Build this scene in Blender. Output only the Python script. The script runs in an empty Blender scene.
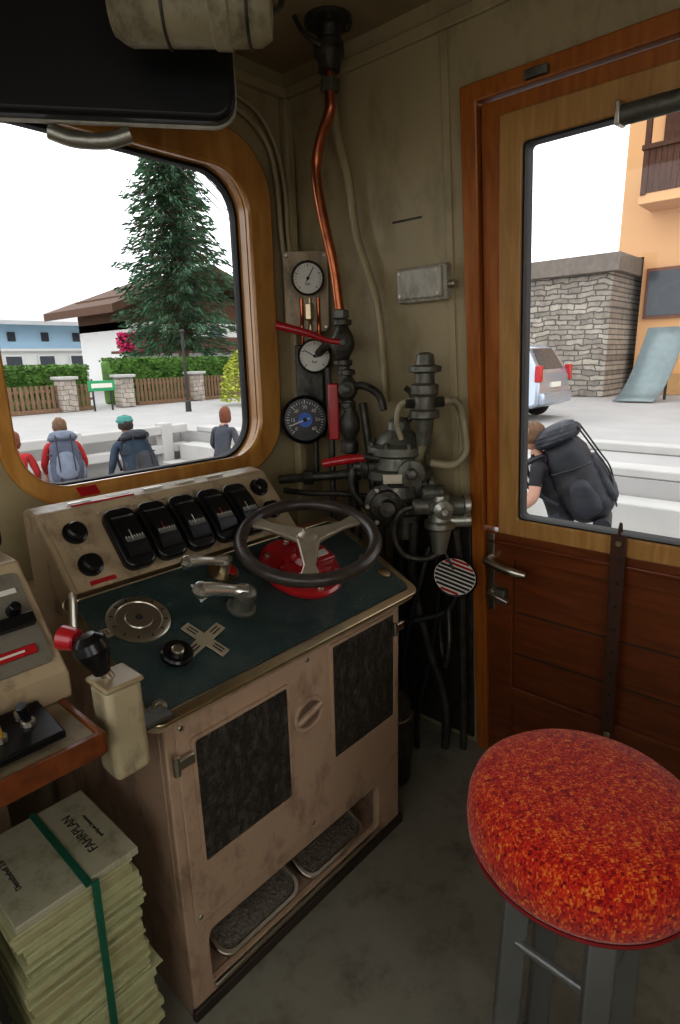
import bpy, bmesh, math, random
from mathutils import Vector, Matrix
random.seed(7)
scene=bpy.context.scene
V=Vector
# ------------------------------------------------------------------ materials
def nn(nt,t,**k):
    n=nt.nodes.new(t)
    for a,b in k.items(): setattr(n,a,b)
    return n
def M(name,col,rough=.5,metal=0,var=.12,scale=6,bump=0,bscale=80,coat=0,spec=.5,dirt=None,dscale=3,dlo=.5,dhi=.7):
    m=bpy.data.materials.new(name);m.use_nodes=True;nt=m.node_tree
    b=nt.nodes['Principled BSDF']
    tc=nn(nt,'ShaderNodeTexCoord')
    n=nn(nt,'ShaderNodeTexNoise');n.inputs['Scale'].default_value=scale;n.inputs['Detail'].default_value=5
    nt.links.new(tc.outputs['Object'],n.inputs['Vector'])
    mx=nn(nt,'ShaderNodeMix',data_type='RGBA')
    mx.inputs[6].default_value=(*[max(0,c*(1-var*1.6)) for c in col],1)
    mx.inputs[7].default_value=(*[min(1,c*(1+var*1.6)) for c in col],1)
    nt.links.new(n.outputs['Fac'],mx.inputs[0])
    out=mx.outputs[2]
    if dirt:
        mp=nn(nt,'ShaderNodeMapping');mp.inputs['Scale'].default_value=(1,1,.55);nt.links.new(tc.outputs['Object'],mp.inputs[0])
        n2=nn(nt,'ShaderNodeTexNoise');n2.inputs['Scale'].default_value=dscale;n2.inputs['Detail'].default_value=9;n2.inputs['Roughness'].default_value=.7
        nt.links.new(mp.outputs[0],n2.inputs['Vector'])
        r=nn(nt,'ShaderNodeMapRange');r.inputs[1].default_value=dlo;r.inputs[2].default_value=dhi
        nt.links.new(n2.outputs['Fac'],r.inputs[0])
        m2=nn(nt,'ShaderNodeMix',data_type='RGBA');nt.links.new(r.outputs[0],m2.inputs[0]);nt.links.new(out,m2.inputs[6]);m2.inputs[7].default_value=(*dirt,1)
        out=m2.outputs[2]
        rr2=nn(nt,'ShaderNodeMapRange');rr2.inputs[3].default_value=rough;rr2.inputs[4].default_value=min(1,rough+.2)
        nt.links.new(r.outputs[0],rr2.inputs[0]);nt.links.new(rr2.outputs[0],b.inputs['Roughness'])
    else: b.inputs['Roughness'].default_value=rough
    nt.links.new(out,b.inputs['Base Color'])
    b.inputs['Metallic'].default_value=metal
    b.inputs['Coat Weight'].default_value=coat;b.inputs['Specular IOR Level'].default_value=spec
    if bump:
        n3=nn(nt,'ShaderNodeTexNoise');n3.inputs['Scale'].default_value=bscale;n3.inputs['Detail'].default_value=4
        nt.links.new(tc.outputs['Object'],n3.inputs['Vector'])
        bp=nn(nt,'ShaderNodeBump');bp.inputs['Strength'].default_value=bump;bp.inputs['Distance'].default_value=.01
        nt.links.new(n3.outputs['Fac'],bp.inputs['Height']);nt.links.new(bp.outputs[0],b.inputs['Normal'])
    return m
def wood(name,c1,c2,stretch=(12,12,1.2),rough=.35,coat=.3):
    m=bpy.data.materials.new(name);m.use_nodes=True;nt=m.node_tree;b=nt.nodes['Principled BSDF']
    tc=nn(nt,'ShaderNodeTexCoord');mp=nn(nt,'ShaderNodeMapping');mp.inputs['Scale'].default_value=stretch
    nt.links.new(tc.outputs['Object'],mp.inputs[0])
    n=nn(nt,'ShaderNodeTexNoise');n.inputs['Scale'].default_value=4;n.inputs['Detail'].default_value=8;n.inputs['Distortion'].default_value=.6
    nt.links.new(mp.outputs[0],n.inputs['Vector'])
    r=nn(nt,'ShaderNodeValToRGB');r.color_ramp.elements[0].color=(*c1,1);r.color_ramp.elements[1].color=(*c2,1)
    r.color_ramp.elements[0].position=.3;r.color_ramp.elements[1].position=.7
    nt.links.new(n.outputs['Fac'],r.inputs[0]);nt.links.new(r.outputs[0],b.inputs['Base Color'])
    b.inputs['Roughness'].default_value=rough;b.inputs['Coat Weight'].default_value=coat;b.inputs['Coat Roughness'].default_value=.15
    return m
def glass(name,tint=(1,1,1)):
    m=bpy.data.materials.new(name);m.use_nodes=True;nt=m.node_tree;nt.nodes.clear()
    t=nn(nt,'ShaderNodeBsdfTransparent');t.inputs[0].default_value=(*tint,1)
    g=nn(nt,'ShaderNodeBsdfGlossy');g.inputs['Roughness'].default_value=.02
    f=nn(nt,'ShaderNodeFresnel');f.inputs[0].default_value=1.3
    mx=nn(nt,'ShaderNodeMixShader');o=nn(nt,'ShaderNodeOutputMaterial')
    nt.links.new(f.outputs[0],mx.inputs[0]);nt.links.new(t.outputs[0],mx.inputs[1]);nt.links.new(g.outputs[0],mx.inputs[2]);nt.links.new(mx.outputs[0],o.inputs[0])
    return m
def brick(name,c1,c2,mort,sc,axes='YZ',bw=.5,bh=.25):
    m=bpy.data.materials.new(name);m.use_nodes=True;nt=m.node_tree;b=nt.nodes['Principled BSDF']
    tc=nn(nt,'ShaderNodeTexCoord');s=nn(nt,'ShaderNodeSeparateXYZ');c=nn(nt,'ShaderNodeCombineXYZ')
    nt.links.new(tc.outputs['Object'],s.inputs[0])
    nt.links.new(s.outputs[axes[0]],c.inputs[0]);nt.links.new(s.outputs[axes[1]],c.inputs[1])
    k=nn(nt,'ShaderNodeTexBrick');k.inputs['Scale'].default_value=sc;k.inputs['Color1'].default_value=(*c1,1);k.inputs['Color2'].default_value=(*c2,1);k.inputs['Mortar'].default_value=(*mort,1)
    k.inputs['Brick Width'].default_value=bw;k.inputs['Row Height'].default_value=bh;k.inputs['Mortar Size'].default_value=.018;k.inputs['Bias'].default_value=-.1
    k.offset_frequency=2;k.squash=.7;k.squash_frequency=3
    n0=nn(nt,'ShaderNodeTexNoise');n0.inputs['Scale'].default_value=1.9;n0.inputs['Detail'].default_value=3;nt.links.new(c.outputs[0],n0.inputs['Vector'])
    ad=nn(nt,'ShaderNodeMix',data_type='RGBA');ad.inputs[0].default_value=.22;nt.links.new(c.outputs[0],ad.inputs[6]);nt.links.new(n0.outputs['Color'],ad.inputs[7])
    nt.links.new(ad.outputs[2],k.inputs['Vector'])
    n=nn(nt,'ShaderNodeTexNoise');n.inputs['Scale'].default_value=4;n.inputs['Detail'].default_value=8
    nt.links.new(tc.outputs['Object'],n.inputs['Vector'])
    mx=nn(nt,'ShaderNodeMix',data_type='RGBA',blend_type='OVERLAY');mx.inputs[0].default_value=.6
    nt.links.new(k.outputs[0],mx.inputs[6]);nt.links.new(n.outputs['Fac'],mx.inputs[7]);nt.links.new(mx.outputs[2],b.inputs['Base Color'])
    b.inputs['Roughness'].default_value=.9
    return m
def fabric(name):
    m=bpy.data.materials.new(name);m.use_nodes=True;nt=m.node_tree;b=nt.nodes['Principled BSDF']
    tc=nn(nt,'ShaderNodeTexCoord')
    mp=nn(nt,'ShaderNodeMapping');mp.inputs['Rotation'].default_value=(0,0,math.radians(42));nt.links.new(tc.outputs['Object'],mp.inputs[0])
    def cells(sx,sy,sz):
        s=nn(nt,'ShaderNodeVectorMath',operation='SNAP');s.inputs[1].default_value=(sx,sy,sz)
        a=nn(nt,'ShaderNodeVectorMath',operation='ADD');a.inputs[1].default_value=(3.001,3.001,.25)
        nt.links.new(mp.outputs[0],a.inputs[0]);nt.links.new(a.outputs[0],s.inputs[0])
        w=nn(nt,'ShaderNodeTexWhiteNoise',noise_dimensions='3D');nt.links.new(s.outputs[0],w.inputs['Vector']);return w.outputs['Value']
    a=cells(.0022,.0045,.005);c=cells(.012,.008,.010);d=cells(.0055,.0020,.005)
    def mul(x,f,add=None):
        q=nn(nt,'ShaderNodeMath',operation='MULTIPLY_ADD');nt.links.new(x,q.inputs[0]);q.inputs[1].default_value=f
        if add is not None: nt.links.new(add,q.inputs[2])
        else: q.inputs[2].default_value=0
        return q.outputs[0]
    val=mul(a,.36,mul(c,.26,mul(d,.38)))
    r=nn(nt,'ShaderNodeValToRGB');e=r.color_ramp;e.elements[0].color=(.16,.008,.012,1);e.elements[0].position=.18
    e.elements[1].color=(.68,.26,.04,1);e.elements[1].position=.90
    x=e.elements.new(.34);x.color=(.36,.014,.012,1);x=e.elements.new(.54);x.color=(.54,.030,.013,1);x=e.elements.new(.66);x.color=(.58,.065,.016,1);x=e.elements.new(.74);x.color=(.62,.15,.025,1)
    nt.links.new(val,r.inputs[0]);nt.links.new(r.outputs[0],b.inputs['Base Color'])
    b.inputs['Roughness'].default_value=.95;b.inputs['Specular IOR Level'].default_value=.1;b.inputs['Sheen Weight'].default_value=.2
    bp=nn(nt,'ShaderNodeBump');bp.inputs['Strength'].default_value=.4;bp.inputs['Distance'].default_value=.002
    nt.links.new(val,bp.inputs['Height']);nt.links.new(bp.outputs[0],b.inputs['Normal'])
    return m
cream=M('cream_paint',(.43,.36,.215),.32,var=.07,scale=3,bump=.12,bscale=14,dirt=(.20,.155,.085),dscale=5,dlo=.50,dhi=.82)
ceilm=M('ceiling_paint',(.34,.27,.165),.45,var=.05,bump=.05)
deskp=M('desk_paint',(.50,.355,.25),.34,var=.07,scale=5,bump=.06,bscale=30,dirt=(.13,.08,.05),dscale=9,dlo=.50,dhi=.78)
consp=M('console_paint',(.47,.365,.235),.36,var=.06,dirt=(.12,.085,.05),dscale=11,dlo=.50,dhi=.76)
inlay=M('teal_rubber',(.013,.040,.038),.30,var=.3,scale=14,bump=.6,bscale=260,dirt=(.075,.092,.078),dscale=14,dlo=.44,dhi=.74)
grille=M('dark_worn_panel',(.045,.040,.034),.42,.2,var=.5,scale=90,bump=.5,bscale=160,dirt=(.17,.145,.12),dscale=50,dlo=.48,dhi=.74)
steel=M('worn_steel',(.60,.56,.47),.34,1,var=.12,scale=20)
brass=M('brass_trim',(.52,.43,.28),.32,1,var=.18,scale=20)
spokem=M('spoke_metal',(.42,.37,.28),.40,.6,var=.15,scale=30)
chrome=M('chrome',(.80,.79,.74),.26,.9,var=.05)
iron=M('cast_iron',(.095,.09,.075),.42,.6,var=.35,scale=25,bump=.3,bscale=60,dirt=(.03,.026,.022),dscale=14)
irong=M('grey_green_cast',(.17,.17,.14),.42,.5,var=.25,scale=20,bump=.2,dirt=(.05,.045,.035),dscale=18)
alu=M('cast_aluminium',(.48,.48,.42),.38,.85,var=.15,scale=25,bump=.15)
boxm=M('grey_box_paint',(.50,.48,.40),.45,.1,var=.12,scale=25,dirt=(.28,.25,.19),dscale=14)
copper=M('copper',(.52,.18,.085),.32,1,var=.25,scale=12,dirt=(.20,.07,.04),dscale=14)
red=M('red_enamel',(.42,.015,.02),.3,var=.15,scale=15,coat=.4)
black=M('black_plastic',(.010,.010,.011),.26,var=.2)
blackm=M('black_matte',(.02,.02,.02),.7,var=.2)
rimm=M('wheel_grip',(.055,.043,.036),.32,var=.4,scale=30,bump=.1)
whitem=M('white_enamel',(.72,.70,.62),.4,var=.03)
blue=M('blue_enamel',(.03,.14,.55),.4)
yellow=M('yellow_plastic',(.6,.36,.04),.4)
floorm=M('linoleum',(.27,.26,.21),.40,var=.14,scale=5,bump=.1,bscale=40,dirt=(.11,.10,.075),dscale=9,dlo=.5,dhi=.8)
plinthm=M('plinth_dark',(.05,.036,.028),.5,var=.3)
woodo=wood('orange_varnished_wood',(.30,.09,.012),(.46,.16,.028))
woodl=wood('light_wood',(.40,.205,.06),(.54,.31,.11))
woodd=wood('shade_brown_wood',(.125,.033,.008),(.215,.060,.014),stretch=(10,1.2,10))  # the lower door's shade is darkened into this colour; other trims share it
woodf=wood('window_surround_wood',(.48,.215,.05),(.68,.36,.10),stretch=(5,5,1.5),rough=.22,coat=.6)
leather=M('leather',(.07,.03,.018),.5,var=.3)
rubber=M('rubber_seal',(.012,.012,.012),.6)
gl=glass('clear_glass')
visorm=M('visor_dark',(.013,.014,.016),.38)
paper=M('paper_pages',(.48,.48,.27),.8,var=.14,scale=40)
paper2=M('paper_pages_old',(.44,.40,.22),.8,var=.14,scale=40)
paperw=M('paper_cover',(.46,.44,.31),.7,var=.06,dirt=(.3,.27,.17),dscale=20)
greenm=M('green_strap',(.015,.13,.075),.6)
seatm=fabric('seat_fabric')
asphalt=M('asphalt',(.38,.37,.36),.9,var=.10,scale=1.2,bump=.1)
concrete=M('concrete',(.45,.44,.42),.9,var=.12,scale=2)
gravel=M('gravel',(.27,.26,.25),.95,var=.3,scale=12,bump=.4)
# ------------------------------------------------------------------ geometry helpers
def empty(name,loc=(0,0,0)):
    e=bpy.data.objects.new(name,None);e.empty_display_size=.1;e.location=loc;scene.collection.objects.link(e);return e
def mk(name,me,mat,parent,smooth=True,ang=35,bevel=0,bseg=2):
    o=bpy.data.objects.new(name,me);scene.collection.objects.link(o)
    if mat and not me.materials: me.materials.append(mat)
    if smooth:
        for p in me.polygons: p.use_smooth=True
        me.set_sharp_from_angle(angle=math.radians(ang))
    if bevel:
        b=o.modifiers.new('bevel','BEVEL');b.width=bevel;b.segments=bseg;b.limit_method='ANGLE';b.angle_limit=math.radians(40);b.harden_normals=False
    if parent:
        o.parent=parent;o.matrix_parent_inverse=Matrix.Translation(-V(parent.location))
    return o
def from_bm(name,bm,mat,parent,**k):
    bmesh.ops.recalc_face_normals(bm,faces=bm.faces)
    me=bpy.data.meshes.new(name);bm.to_mesh(me);bm.free();return mk(name,me,mat,parent,**k)
def obox(name,c,ax,dims,mat,parent,bevel=.003,bseg=2,taper=1):
    """box centred at c with axes ax (3 vectors) and full dims"""
    bm=bmesh.new();c=V(c);a=[V(x).normalized() for x in ax]
    vs=[]
    for sz in (-1,1):
        t=taper if sz>0 else 1
        for sx,sy in((-1,-1),(1,-1),(1,1),(-1,1)):
            vs.append(bm.verts.new(c+a[0]*sx*t*dims[0]/2+a[1]*sy*t*dims[1]/2+a[2]*sz*dims[2]/2))
    for f in((0,1,2,3),(4,5,6,7),(0,1,5,4),(1,2,6,5),(2,3,7,6),(3,0,4,7)): bm.faces.new([vs[i] for i in f])
    return from_bm(name,bm,mat,parent,bevel=bevel,bseg=bseg)
XYZ=((1,0,0),(0,1,0),(0,0,1))
def box(name,lo,hi,mat,parent=None,bevel=.003,**k):
    lo=V(lo);hi=V(hi);return obox(name,(lo+hi)/2,XYZ,[abs(x) for x in (hi-lo)],mat,parent,bevel,**k)
def perp(n):
    n=V(n).normalized();t=V((0,0,1)) if abs(n.z)<.95 else V((0,1,0))
    v=(t-n*t.dot(n)).normalized();return v.cross(n).normalized(),v,n   # u,v,n
def lathe(name,prof,o,axis,mat,parent,seg=28,ang=30):
    u,v,n=perp(axis);o=V(o);bm=bmesh.new();rings=[]
    for r,h in prof:
        if r<1e-5: rings.append([bm.verts.new(o+n*h)])
        else: rings.append([bm.verts.new(o+n*h+(u*math.cos(2*math.pi*i/seg)+v*math.sin(2*math.pi*i/seg))*r) for i in range(seg)])
    for a,b in zip(rings,rings[1:]):
        if len(a)==1 and len(b)==1: continue
        for i in range(seg):
            j=(i+1)%seg
            if len(a)==1: bm.faces.new((a[0],b[i],b[j]))
            elif len(b)==1: bm.faces.new((a[i],a[j],b[0]))
            else: bm.faces.new((a[i],a[j],b[j],b[i]))
    if len(rings[0])>1: bm.faces.new(rings[0])
    if len(rings[-1])>1: bm.faces.new(rings[-1])
    return from_bm(name,bm,mat,parent,ang=ang)
def cyl(name,p0,p1,r,mat,parent,r2=None,seg=24,ch=None):
    p0=V(p0);p1=V(p1);L=(p1-p0).length;r2=r if r2 is None else r2;c=min(r,r2)*.15 if ch is None else ch
    return lathe(name,[(0,0),(r-c,0),(r,c),(r2,L-c),(r2-c,L),(0,L)],p0,p1-p0,mat,parent,seg)
def tube(name,pts,r,mat,parent,cyclic=False,sub=6,seg=12,radii=None):
    P=[V(p) for p in pts];n=len(P);Sx=[];R=[]
    rr_=radii or [r]*n
    rng=range(n if cyclic else n-1)
    for i in rng:
        g=lambda k:P[k%n] if cyclic else P[max(0,min(n-1,k))]
        a,b,c,d=g(i-1),g(i),g(i+1),g(i+2)
        for s in range(sub):
            t=s/sub
            Sx.append(.5*((2*b)+(c-a)*t+(2*a-5*b+4*c-d)*t*t+(3*b-a-3*c+d)*t**3));R.append(rr_[i]*(1-t)+rr_[(i+1)%n]*t)
    if not cyclic: Sx.append(P[-1]);R.append(rr_[-1])
    bm=bmesh.new();rings=[];m=len(Sx);u=None
    for i in range(m):
        if cyclic: T=(Sx[(i+1)%m]-Sx[i-1]).normalized()
        else: T=(Sx[min(m-1,i+1)]-Sx[max(0,i-1)]).normalized()
        if u is None: u=perp(T)[0]
        u=(u-T*u.dot(T)).normalized();w=T.cross(u)
        rings.append([bm.verts.new(Sx[i]+(u*math.cos(2*math.pi*k/seg)+w*math.sin(2*math.pi*k/seg))*R[i]) for k in range(seg)])
    for i in range(m if cyclic else m-1):
        a=rings[i];b=rings[(i+1)%m]
        off=0
        if cyclic and i==m-1:
            off=min(range(seg),key=lambda k:(a[0].co-b[k].co).length)
        for k in range(seg): bm.faces.new((a[k],a[(k+1)%seg],b[(k+1+off)%seg],b[(k+off)%seg]))
    if not cyclic: bm.faces.new(rings[0]);bm.faces.new(rings[-1])
    return from_bm(name,bm,mat,parent,ang=50)
def circle(c,u,v,r,n=48):
    return [V(c)+V(u)*r*math.cos(2*math.pi*i/n)+V(v)*r*math.sin(2*math.pi*i/n) for i in range(n)]
def torus(name,c,n,R,r,mat,parent,seg=64):
    u,v,n=perp(n);return tube(name,circle(c,u,v,R,seg),r,mat,parent,cyclic=True,sub=1,seg=14)
def rr(x0,y0,x1,y1,r,n=8):
    pts=[]
    for cx,cy,a in((x1-r,y1-r,0),(x0+r,y1-r,90),(x0+r,y0+r,180),(x1-r,y0+r,270)):
        for i in range(n+1):
            t=math.radians(a+90*i/n);pts.append((cx+r*math.cos(t),cy+r*math.sin(t)))
    return pts
def ell(cx,cy,rx,ry,n=28): return [(cx+rx*math.cos(2*math.pi*i/n),cy+ry*math.sin(2*math.pi*i/n)) for i in range(n)]
def plate(name,outer,holes,o,u,v,depth,mat,parent=None,bevel=0,ang=35,bseg=2):
    o=V(o);u=V(u);v=V(v);n=u.cross(v).normalized();bm=bmesh.new()
    es=[]
    for loop in [outer]+list(holes):
        vs=[bm.verts.new(o+u*x+v*y) for x,y in loop]
        for i in range(len(vs)): es.append(bm.edges.new((vs[i],vs[(i+1)%len(vs)])))
    if holes: bmesh.ops.triangle_fill(bm,use_beauty=True,use_dissolve=False,edges=es,normal=n)
    else: bm.faces.new(bm.verts[:])
    r=bmesh.ops.extrude_face_region(bm,geom=bm.faces[:])
    bmesh.ops.translate(bm,vec=n*depth,verts=[g for g in r['geom'] if isinstance(g,bmesh.types.BMVert)])
    return from_bm(name,bm,mat,parent,bevel=bevel,ang=ang,bseg=bseg)
def text(name,s,o,u,v,size,mat,parent):
    c=bpy.data.curves.new(name,'FONT');c.body=s;c.size=size;c.align_x='CENTER';c.align_y='CENTER';c.materials.append(mat);c.extrude=.0003
    t=bpy.data.objects.new(name,c);scene.collection.objects.link(t)
    u=V(u).normalized();v=V(v).normalized();n=u.cross(v)
    dg=bpy.context.evaluated_depsgraph_get();dg.update()
    me=bpy.data.meshes.new_from_object(t.evaluated_get(dg));bpy.data.objects.remove(t)
    Mx=Matrix((u,v,n)).transposed().to_4x4();Mx.translation=V(o);me.transform(Mx)
    if not me.materials: me.materials.append(mat)
    return mk(name,me,None,parent,smooth=False)
# ------------------------------------------------------------------ cab shell
SU=V((0,1,0));SV=V((-.09,0,1));SO=V((1.795,0,0))
def S(y,z,off=0): return V((1.795-.09*z-off,y,z))
SN=V((1,0,.09)).normalized()
plate('wall_right',[(-1.1,0),(.06,0),(.06,2.15),(.96,2.15),(.925,0),(1.72,0),(1.72,2.42),(-1.1,2.42)],[],SO,SU,SV,.06,cream)
plate('wall_left',[(-1.1,0),(1.72,0),(1.72,2.42),(-1.1,2.42)],[rr(-.75,.95,.15,2.05,.06),rr(.35,.95,1.35,2.05,.06)],(-1.0,0,0),(0,1,0),(.09,0,1),-.06,cream)
plate('wall_front',[(-1.05,0),(1.85,0),(1.85,2.45),(-1.05,2.45)],[rr(.55,1.10,1.39,2.06,.15,12),rr(-.60,1.10,.33,2.06,.15,12)],(0,1.65,0),(1,0,0),(0,0,1),-.07,cream)
plate('wall_rear',[(-1.05,0),(1.85,0),(1.85,2.45),(-1.05,2.45)],[rr(-.5,.95,.35,2.05,.06)],(0,-1.05,0),(1,0,0),(0,0,1),.06,cream)
box('floor',(-1.05,-1.1,-.06),(1.85,1.7,0),floorm,bevel=0)
box('ceiling',(-1.05,-1.1,2.38),(1.85,1.72,2.44),ceilm,bevel=0)
plate('trim_1',[(-1.04,2.30),(1.63,2.30),(1.63,2.335),(-1.04,2.335)],[],S(0,0,.012),SU,SV,.02,cream,bevel=.004)
box('trim_2',(-.8,1.63,2.30),(1.59,1.66,2.335),cream,bevel=.004)
plate('trim_3',[(.985,.0),(1.01,.0),(1.03,2.3),(1.005,2.3)],[],S(0,0,.006),SU,SV,.008,cream,bevel=.002)
box('trim_4',(1.56,1.618,0),(1.60,1.652,2.30),cream,bevel=.008)
def windscreen(name,x0,x1,rout):
    w=empty(name,((x0+x1)/2,1.65,1.5))
    plate('wood_surround',rr(x0-.03,1.06,x1+rout,2.16,.2,14),[rr(x0+.015,1.125,x1-.012,2.04,.13,14)],(0,1.652,0),(1,0,0),(0,0,1),.028,woodf,w,bevel=.008)
    plate('reveal',rr(x0-.0,1.098,x1+.0,2.062,.15,14),[rr(x0+.012,1.112,x1-.012,2.048,.14,14)],(0,1.72,0),(1,0,0),(0,0,1),.07,woodf,w)
    plate('rubber_seal',rr(x0+.005,1.105,x1-.005,2.055,.145,14),[rr(x0+.022,1.122,x1-.022,2.038,.13,14)],(0,1.72,0),(1,0,0),(0,0,1),.03,rubber,w)
    plate('pane',rr(x0+.01,1.11,x1-.01,2.05,.14,14),[],(0,1.708,0),(1,0,0),(0,0,1),.003,gl,w)
windscreen('window_1',.545,1.395,.09)
windscreen('window_2',-.60,.33,.03)  # second windscreen, out of view, added to let light in
# ------------------------------------------------------------------ door in right wall
d=empty('door_1',S(.5,1.0))
plate('jamb',[(.06,0),(.06,2.15),(.962,2.15),(.93,0),(.885,0),(.912,2.105),(.10,2.105),(.10,0)],[],S(0,0,.022),SU,SV,.08,woodo,d,bevel=.004)
plate('leaf_upper',[(.105,.90),(.105,2.10),(.908,2.10),(.895,.90)],[[(.17,.905),(.17,2.055),(.845,2.055),(.845,.905)]],S(0,0,.004),SU,SV,.045,woodo,d,bevel=.004)
plate('window_frame',[(.17,.885),(.17,2.06),(.848,2.06),(.848,.885)],[rr(.225,.942,.782,1.985,.012,3)],S(0,0,.016),SU,SV,.05,woodl,d,bevel=.005)
plate('inner_bead',rr(.218,.935,.789,1.992,.012,3),[rr(.23,.947,.777,1.98,.012,3)],S(0,0,.008),SU,SV,.05,rubber,d)
plate('pane',[(.22,.94),(.22,1.99),(.785,1.99),(.785,.94)],[],S(0,0,-.012),SU,SV,.003,gl,d)
plate('leaf_lower',[(.105,.01),(.105,.885),(.895,.885),(.886,.01)],[[(.20,.31),(.20,.80),(.80,.80),(.80,.31)],[(.20,.07),(.20,.235),(.80,.235),(.80,.07)]],S(0,0,.006),SU,SV,.045,woodd,d,bevel=.003)
plate('lower_panel',[(.18,.04),(.18,.82),(.82,.82),(.82,.04)],[],S(0,0,-.012),SU,SV,.015,woodd,d)
for i,z in enumerate((.44,.60)):
    plate('batten_%d'%i,[(.20,z),(.20,z+.005),(.80,z+.005),(.80,z)],[],S(0,0,-.009),SU,SV,.01,plinthm,d)
plate('waist_bead',[(.11,.845),(.11,.86),(.89,.86),(.89,.845)],[],S(0,0,.014),SU,SV,.02,woodd,d,bevel=.004)
plate('lock_plate',rr(.862,.60,.888,.88,.006,3),[],S(0,0,.014),SU,SV,.008,steel,d,bevel=.002)
cyl('handle_rose',S(.872,.79,.005),S(.872,.79,.05),.016,steel,d)
tube('handle_lever',[S(.875,.79,.045),S(.84,.785,.055),S(.78,.778,.06),S(.735,.772,.052)],.011,steel,d,radii=[.014,.014,.015,.011])
cyl('latch_knob',S(.868,.67,.005),S(.868,.67,.035),.014,steel,d)
tube('latch_arm',[S(.868,.67,.035),S(.84,.665,.04),S(.80,.655,.04)],.009,steel,d)
obox('latch_block',S(.835,.665,.02),(SU,SV,SN),(.04,.05,.03),irong,d)
obox('bolt_top',S(.74,2.12,.03),(SU,SV,SN),(.06,.02,.02),irong,d)
cyl('blind_roller',S(.53,1.975,.035),S(.20,1.975,.035),.022,irong,d)
obox('blind_bracket',S(.535,1.98,.03),(SU,SV,SN),(.012,.05,.05),steel,d)
st=empty('window_strap',S(.47,.95))
plate('strap',[(.45,.27),(.484,.27),(.494,.955),(.452,.955)],[],S(0,0,.030),SU,SV,.006,leather,st,bevel=.002)
tube('strap_loop',[S(.472,.95,.03),S(.472,.975,.028),S(.472,.985,.02),S(.472,.96,.012)],.004,leather,st)
cyl('strap_button',S(.47,.93,.022),S(.47,.93,.04),.009,brass,st)
for i in range(8): cyl('strap_hole_%d'%i,S(.468,.88-i*.075,.0300),S(.468,.88-i*.075,.0315),.0045,blackm,st,seg=10)
cyl('strap_end_pin',S(.466,.285,.005),S(.466,.285,.036),.01,brass,st)
# ------------------------------------------------------------------ control desk
DN=V((0,-.44,.898)).normalized();DV=V((0,.898,.44)).normalized();DU=V((1,0,0))
def D(x,y,h=0): return V((x,y,.8+.49*(y-.9)))+DN*h
CN=V((0,-.74,.673)).normalized();CV=V((0,.673,.74)).normalized()
def C(x,s,h=0): return V((x,1.222,.957))+CV*s+CN*h
k=empty('control_desk',(.9,1.2,.4))
YU=V((0,1,0));ZV=V((0,0,1))
plate('body',[(.955,.235),(.955,.775),(1.22,.905),(1.58,.905),(1.58,0),(1.22,0),(1.16,.02),(1.16,.235)],[],(.50,0,0),YU,ZV,.775,deskp,k,bevel=.004)
plate('front_skin',[(.50,.0),(1.275,.0),(1.275,.775),(.50,.775)],[rr(.555,.055,1.17,.205,.02,4)],(0,.935,0),(1,0,0),ZV,-.022,deskp,k,bevel=.004)
box('side_lower_near',(.50,.95,0),(.545,1.2,.24),deskp,k)
box('side_lower_far',(1.235,.95,0),(1.275,1.2,.24),deskp,k)
box('niche_floor',(.545,.955,.0),(1.235,1.2,.052),deskp,k)
box('niche_lip',(.555,.925,.045),(1.17,.935,.057),steel,k,bevel=.002)
box('plinth',(.495,.925,0),(1.285,.94,.03),plinthm,k)
plate('door_skin',rr(.522,.25,1.262,.765,.008,3),[],(0,.935,0),(1,0,0),ZV,.007,deskp,k,bevel=.003)
for nm,x0,x1,z0,z1 in(('left',.56,.815,.405,.705),('right',.975,1.232,.42,.745)):
    plate('panel_'+nm,rr(x0,z0,x1,z1,.006,3),[],(0,.928,0),(1,0,0),ZV,.005,grille,k,bevel=.002)
    plate('panel_frame_'+nm,rr(x0-.008,z0-.008,x1+.008,z1+.008,.008,3),[rr(x0,z0,x1,z1,.006,3)],(0,.928,0),(1,0,0),ZV,.007,deskp,k)
plate('grip_ring',ell(.885,.60,.052,.045),[ell(.885,.60,.042,.034)],(0,.929,0),(1,0,0),ZV,.010,deskp,k,bevel=.002)
plate('grip_cup',ell(.885,.60,.042,.034),[],(0,.9295,0),(1,0,0),ZV,.002,M('grip_cup_paint',(.2,.14,.1),.5),k)
obox('grip_bar',(.885,.920,.603),((.95,0,.25),(0,1,0),(-.25,0,.95)),(.088,.016,.014),deskp,k,bevel=.005)
for nm,x,z in(('left',.53,.675),('right',1.25,.70)):
    obox('hinge_'+nm,(x,.92,z),XYZ,(.045,.014,.024),steel,k);cyl('hinge_pin_'+nm,(x-.02,.915,z-.02),(x-.02,.915,z+.025),.007,steel,k)
for i,(x,z) in enumerate(((.535,.27),(1.25,.27),(.535,.745),(1.25,.745),(.89,.27),(.89,.745))): cyl('door_screw_%d'%i,(x,.928,z),(x,.9255,z),.006,steel,k,seg=12)
traym=M('tray_mat',(.20,.18,.15),.4,.5,var=.5,scale=80,bump=.5,bscale=120)
for i,(x0,x1) in enumerate(((.60,.85),(.885,1.12))):
    o=V((0,.955,.062));vv=V((0,.85,.45)).normalized()
    plate('foot_tray_%d'%i,rr(x0,0,x1,.13,.035,6),[],o,(1,0,0),vv,.008,traym,k,bevel=.002)
    plate('foot_tray_rim_%d'%i,rr(x0-.008,-.008,x1+.008,.138,.04,6),[rr(x0+.004,.004,x1-.004,.126,.032,6)],o,(1,0,0),vv,.016,steel,k,bevel=.002)
sl=.36
o=D(0,.893,-.028)
plate('top_slab',rr(.455,0,1.315,sl+.02,.03,6),[],o,DU,DV,.028,consp,k,bevel=.006)
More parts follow.
